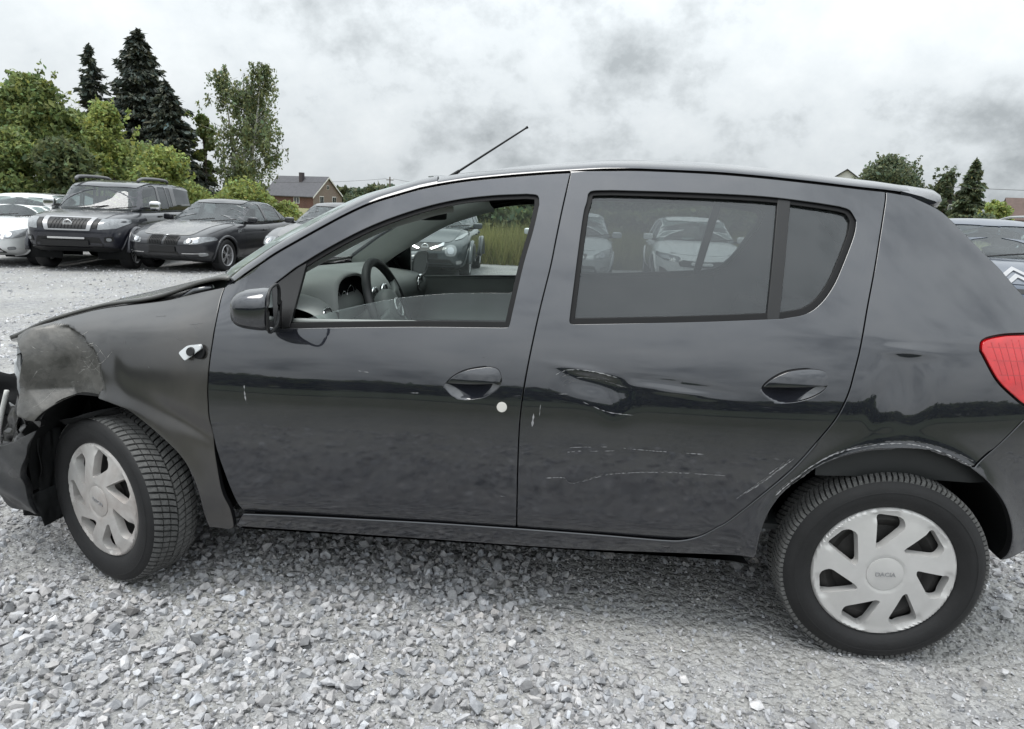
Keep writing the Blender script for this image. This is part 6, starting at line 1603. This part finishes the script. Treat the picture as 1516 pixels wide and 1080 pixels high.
birch('birch_tree', 'airy weeping birch beside the brick house', -21.8, 40.1, 9.7, 3.2, 13, 15000, .115)
broadleaf('broadleaf_tree', 'slim green tree between the dark spruce and the birch', -24.5, 40.4, 7.3, .95, LGREEN, 7000, .15, 14, trunk=.12)
FG = 'far trees on the right'
broadleaf('broadleaf_tree', 'broad round-headed tree above the tailgate', 42.5, 101.7, 11.4, 7.0, LFAR, 22000, .27, 15, trunk=.3, base=.0, nb=40, group=FG, blob=.27)
broadleaf('broadleaf_tree', 'small tree between the round tree and the pointed conifer on the right', 47.6, 96.4, 9.2, 2.3, LFAR, 7000, .26, 16, trunk=.2, group=FG)
conifer('conifer_tree', 'pointed dark green conifer behind the brick gable on the right', 48.4, 91.5, 9.9, 2.8, 17, 13000, .55, LFAR, group=FG)
broadleaf('shrub', 'bright garden bush right of the brick gable', 40.0, 69.8, 4.1, 2.0, LYEL, 6000, .2, 18, cat='shrub', group=FG)
broadleaf('shrub', 'dark garden hedge bush in front of the right-hand houses', 37.6, 67.0, 2.5, 2.4, LFAR, 5000, .22, 19, cat='shrub', group=FG)
broadleaf('shrub', 'distant shrub right of the brick house', -34.0, 97, 2.4, 2.4, LFAR, 3000, .28, 20, cat='shrub'); broadleaf('broadleaf_tree', 'small pale green tree beside the power pole', -27.0, 96, 3.6, 1.5, LYEL, 2200, .24, 22)
def hedge_row(name, label, x0, x1, y, h, material, n, leaf, seed, thick=2.0, bumps=.35, sky_gap=0):
    r = np.random.default_rng(seed); x = r.uniform(x0, x1, n); yy = y+r.uniform(-thick, thick, n)/2
    hh = h*(.65+bumps*(vnoise(x, yy*0, .12, seed)*1.1+vnoise(x, yy*0, .5, seed+1)*.5)); z = hh*r.random(n)**.6
    P = np.stack([x, yy, z+hgt(x, yy)], -1); o = leaves(name, P, leaf, material, None, r); tag(o, label, 'hedge', kind='stuff'); return o
hedge_row('far_hedge', 'far-off dark hedge line beyond the field', -90, 80, 165, 5.0, LFAR, 16000, .9, 30, 6)
hedge_row('field_hedge', 'dark hedge at the far side of the dry grass, behind the crossover', -10, 14, 27.5, 2.0, LDARK, 9000, .22, 31, 2)
hedge_row('rear_hedge', 'dark hedge behind the photographer, mirrored in the doors', -40, 40, -24, 3.2, LDARK, 14000, .45, 32, 3)
# field of tall dry grass beyond the yard
def grass(name, label, n, area, h, cols, seed, width=.012):
    r = np.random.default_rng(seed); x = r.uniform(area[0], area[1], n); y = area[2]+(area[3]-area[2])*r.random(n)**1.5; hh = h*np.clip(r.normal(.8, .25, n), .25, 1.4)*(.6+.7*vnoise(x, y, .6, seed))
    a = r.uniform(0, 2*np.pi, n); lx = r.normal(0, .22, n)*hh; ly = r.normal(0, .22, n)*hh; z = hgt(x, y); w = width*(1+(y-area[2])*.06)
    v0 = np.stack([x-np.cos(a)*w, y-np.sin(a)*w, z], -1); v1 = np.stack([x+np.cos(a)*w, y+np.sin(a)*w, z], -1); v2 = np.stack([x+lx, y+ly, z+hh], -1)
    V = np.stack([v0, v1, v2], 1).reshape(-1, 3); F = np.arange(3*n).reshape(-1, 3); k = r.random(n)[:, None]; C = np.array(cols[0])*(1-k)+np.array(cols[1])*k; C = C*np.clip(r.normal(1, .2, (n, 1)), .5, 1.6); C = np.repeat(C, 3, 0)
    me = bpy.data.meshes.new(name); me.vertices.add(len(V)); me.vertices.foreach_set('co', V.astype(np.float32).ravel()); me.loops.add(len(F)*3); me.loops.foreach_set('vertex_index', F.astype(np.int32).ravel())
    me.polygons.add(len(F)); me.polygons.foreach_set('loop_start', np.arange(0, len(F)*3, 3, dtype=np.int32)); me.update(calc_edges=True)
    ca = me.color_attributes.new('tint', 'FLOAT_COLOR', 'POINT'); ca.data.foreach_set('color', np.concatenate([C, np.ones((len(C), 1))], 1).astype(np.float32).ravel())
    me.materials.append(GRASSM); o = link(bpy.data.objects.new(name, me)); tag(o, label, 'grass', kind='stuff')
GRASSM = leaf_mat('grass_blades', (1, 1, 1), .3)
FIELDM = mat('meadow_ground', (.17, .165, .075), rough=.95, var=.35, vscale=.35)
def sheet(name, x0, x1, y0, y1, material, lift=.03, n=60):
    t = np.linspace(0, 1, n); X, Y = np.meshgrid(x0+(x1-x0)*t, y0+(y1-y0)*t**2, indexing='ij'); tag(MB().grid(np.stack([X, Y, hgt(X, Y)+lift], -1)).build(name, material, smooth=True), kind='structure')
sheet('field', -160, 160, 16.2, 400, FIELDM); 
sheet('rear_meadow', -90, 90, -9, -200, mat('rear_meadow_ground', (.05, .065, .028), rough=.95, var=.4, vscale=.8))
grass('field_grass', 'tall dry yellow-green grass beyond the parked cars', 60000, (-9, 16, 15.4, 27), .85, ((.30, .27, .11), (.17, .19, .06)), 41)
grass('field_grass', 'dry straw-coloured grass at the foot of the brambles', 9000, (-12.5, -6.5, 17.5, 23), .8, ((.36, .31, .16), (.20, .20, .07)), 42)
grass('weeds', 'weeds growing at the foot of the hedge behind the left-hand cars', 7000, (-17, -8, 14.6, 17.5), .45, ((.10, .14, .04), (.16, .18, .06)), 43)
# ------------------------------------------------------------------ houses and power line
def brickmat(name, c1, c2):
    m = bpy.data.materials.new(name); nt, b, out = nodes_of(m); tc = nt.nodes.new('ShaderNodeTexCoord'); br = nt.nodes.new('ShaderNodeTexBrick')
    br.inputs['Color1'].default_value = (*c1, 1); br.inputs['Color2'].default_value = (*c2, 1); br.inputs['Mortar'].default_value = (.30, .27, .24, 1); br.inputs['Scale'].default_value = 4; br.inputs['Mortar Size'].default_value = .012
    nt.links.new(tc.outputs['Object'], br.inputs['Vector']); nt.links.new(br.outputs[0], b.inputs['Base Color']); b.inputs['Roughness'].default_value = .9; return m
BRICK = brickmat('red_brick', (.13, .065, .05), (.10, .05, .042)); BRICKO = brickmat('orange_brick', (.25, .105, .07), (.21, .085, .06))
SLATE = mat('grey_roof_tile', (.085, .085, .095), rough=.75, var=.2, vscale=2, bump=.3, bscale=4); ROOFR = mat('brown_roof_tile', (.11, .075, .065), rough=.8, var=.2, vscale=2)
WTRIM = mat('white_trim', (.72, .72, .71), rough=.5); DBOARD = mat('dark_timber_boards', (.035, .03, .03), rough=.8, var=.3, vscale=3); PANE = mat('window_pane', (.03, .035, .04), rough=.05, coat=1); PALER = mat('pale_render', (.62, .62, .60), rough=.9)
def house(name, label, loc, hd, length, width, eave, ridge, wallm, gablem, roofm, windows=(), chimney=None, trim=True, over=.35):
    """ridge along local x; gable faces at +x and -x"""
    o = empty(name, loc, hd, label, 'house'); L, W = length/2, width/2
    m = MB(); m.add([(-L, -W, -.5), (L, -W, -.5), (L, W, -.5), (-L, W, -.5), (-L, -W, eave), (L, -W, eave), (L, W, eave), (-L, W, eave)], [(0, 1, 5, 4), (1, 2, 6, 5), (2, 3, 7, 6), (3, 0, 4, 7)]); wl = m.build('wall', wallm, o)
    for sx in (1, -1): MB().prism([(-W, eave+.002), (W, eave+.002), (0, ridge)], sx*L-.1*sx-.003, sx*L, 'yz').build('gable', gablem, o)
    rf = empty('roof'); rf.parent = o; k = (ridge-eave)/W
    for sy in (1, -1):
        e = (L+over, sy*(W+over), eave-k*over+.05); r_ = (L+over, 0, ridge+.06)
        MB().add([(-e[0], e[1], e[2]), (e[0], e[1], e[2]), (r_[0], sy*.001, r_[2]), (-r_[0], sy*.001, r_[2]), (-e[0], e[1], e[2]+.14), (e[0], e[1], e[2]+.14), (r_[0], sy*.001, r_[2]+.14), (-r_[0], sy*.001, r_[2]+.14)], [(0, 1, 2, 3), (4, 7, 6, 5), (0, 4, 5, 1), (1, 5, 6, 2), (3, 7, 4, 0)]).build('slope', roofm, rf)
        if trim:
            for sx in (1, -1): MB().add([(sx*(e[0]+.03), e[1], e[2]-.16), (sx*(e[0]+.03), e[1], e[2]+.10), (sx*(e[0]+.03), sy*.002, r_[2]+.10), (sx*(e[0]+.03), sy*.002, r_[2]-.16), (sx*(e[0]-.05), e[1], e[2]-.16), (sx*(e[0]-.05), e[1], e[2]+.10), (sx*(e[0]-.05), sy*.002, r_[2]+.10), (sx*(e[0]-.05), sy*.002, r_[2]-.16)], [(0, 1, 2, 3), (4, 7, 6, 5), (0, 4, 5, 1), (0, 3, 7, 4), (1, 5, 6, 2)]).build('bargeboard', WTRIM, rf)
    if chimney: MB().box((chimney[0], chimney[1], ridge-.2), (.7, .7, 2.0)).build('chimney', chimney[2], rf)
    for face, a, z, w, h in windows:
        f = empty('window'); f.parent = o
        def bx(nm, da, dz, ww, hh, dep, mm):
            if face in ('+x', '-x'): sx = 1 if face == '+x' else -1; MB().box((sx*(L+dep), a+da, z+dz), (.08, ww, hh)).build(nm, mm, f)
            else: sy = 1 if face == '+y' else -1; MB().box((a+da, sy*(W+dep), z+dz), (ww, .08, hh)).build(nm, mm, f)
        bx('frame', 0, 0, w, h, .0, WTRIM); bx('pane', -w*.23, 0, w*.38, h*.84, .025, PANE); bx('pane', w*.23, 0, w*.38, h*.84, .025, PANE)
    return o
def gh3(x, y): return (x, y, gz(x, y))
house('brick_house', 'red brick house with grey tiled roof and chimney, beyond the birch', gh3(-52.2, 121.7), rad(-22), 12, 7.4, 2.2, 5.5, BRICK, BRICK, SLATE, [('+x', -1.6, 1.5, 1.0, 1.5), ('+x', 1.6, 1.5, 1.0, 1.5), ('+x', 0, 3.8, .6, .7), ('-y', 2, 1.4, 1.4, 1.2)], (.6, -.9, mat('dark_chimney_brick', (.06, .05, .055), rough=.9)))
house('brick_house', 'orange brick house with dark boarded gable right of the tailgate', gh3(54.0, 109.0), rad(-98), 7, 6.4, 3.2, 6.1, BRICKO, DBOARD, ROOFR, [('+x', -.2, 4.2, 1.0, 1.2), ('+x', 1.4, 1.6, 1.2, 1.1)], (-1.2, .8, BRICK), trim=False)
house('rendered_house', 'pale rendered gable with dark roof just above the car roof', gh3(42.4, 118.5), rad(-109), 8, 7.0, 7.2, 9.7, PALER, PALER, SLATE, [('+x', 0, 4.5, 1.0, 1.2)], None, trim=False)
house('brick_house', 'brick house with brown roof at the right edge behind the blue-grey car', gh3(62.0, 98.5), rad(-200), 9, 7.4, 2.9, 5.6, BRICKO, BRICKO, ROOFR, [('+x', 0, 1.6, 1.2, 1.2)], (1.5, 0, WTRIM), trim=False)
po = empty('power_pole', gh3(-32.5, 110.4), 0, 'tall wooden power pole on the skyline right of the brick house', 'pole')
MB().tube([(0, 0, -.5), (0, 0, 5.8)], [.16, .11], 8).build('post', BARK, po, smooth=True); MB().box((0, 0, 5.3), (1.2, .10, .12)).build('crossarm', BARK, po)
for a in (-.6, 0, .6): MB().lathe([(0, .16), (.06, .12), (.07, .0)], 8, 'z', (a*.8, 0, 5.36)).build('insulator', WTRIM, po)
WIRE = mat('power_cable', (.05, .05, .05), rough=.6)
def wire(label, a, b, sag):
    a, b = Vector(a), Vector(b); m = MB().tube([a.lerp(b, t)-Vector((0, 0, sag*4*t*(1-t))) for t in np.linspace(0, 1, 20)], .022, 5); tag(m.build('power_cable', WIRE), label, 'cable')
zt = gz(-32.5, 110.4)+5.5
wire('overhead cable sagging left from the power pole over the brick house', (-33.0, 110.4, zt), (-75, 116, zt-.6), 1.0); wire('overhead cable sagging right from the power pole behind the aerial', (-32.0, 110.4, zt), (12, 112, zt), 1.6)
wire('overhead cable crossing the sky at the right edge', (36, 72, 5.2), (75, 70, 6.5), .5)
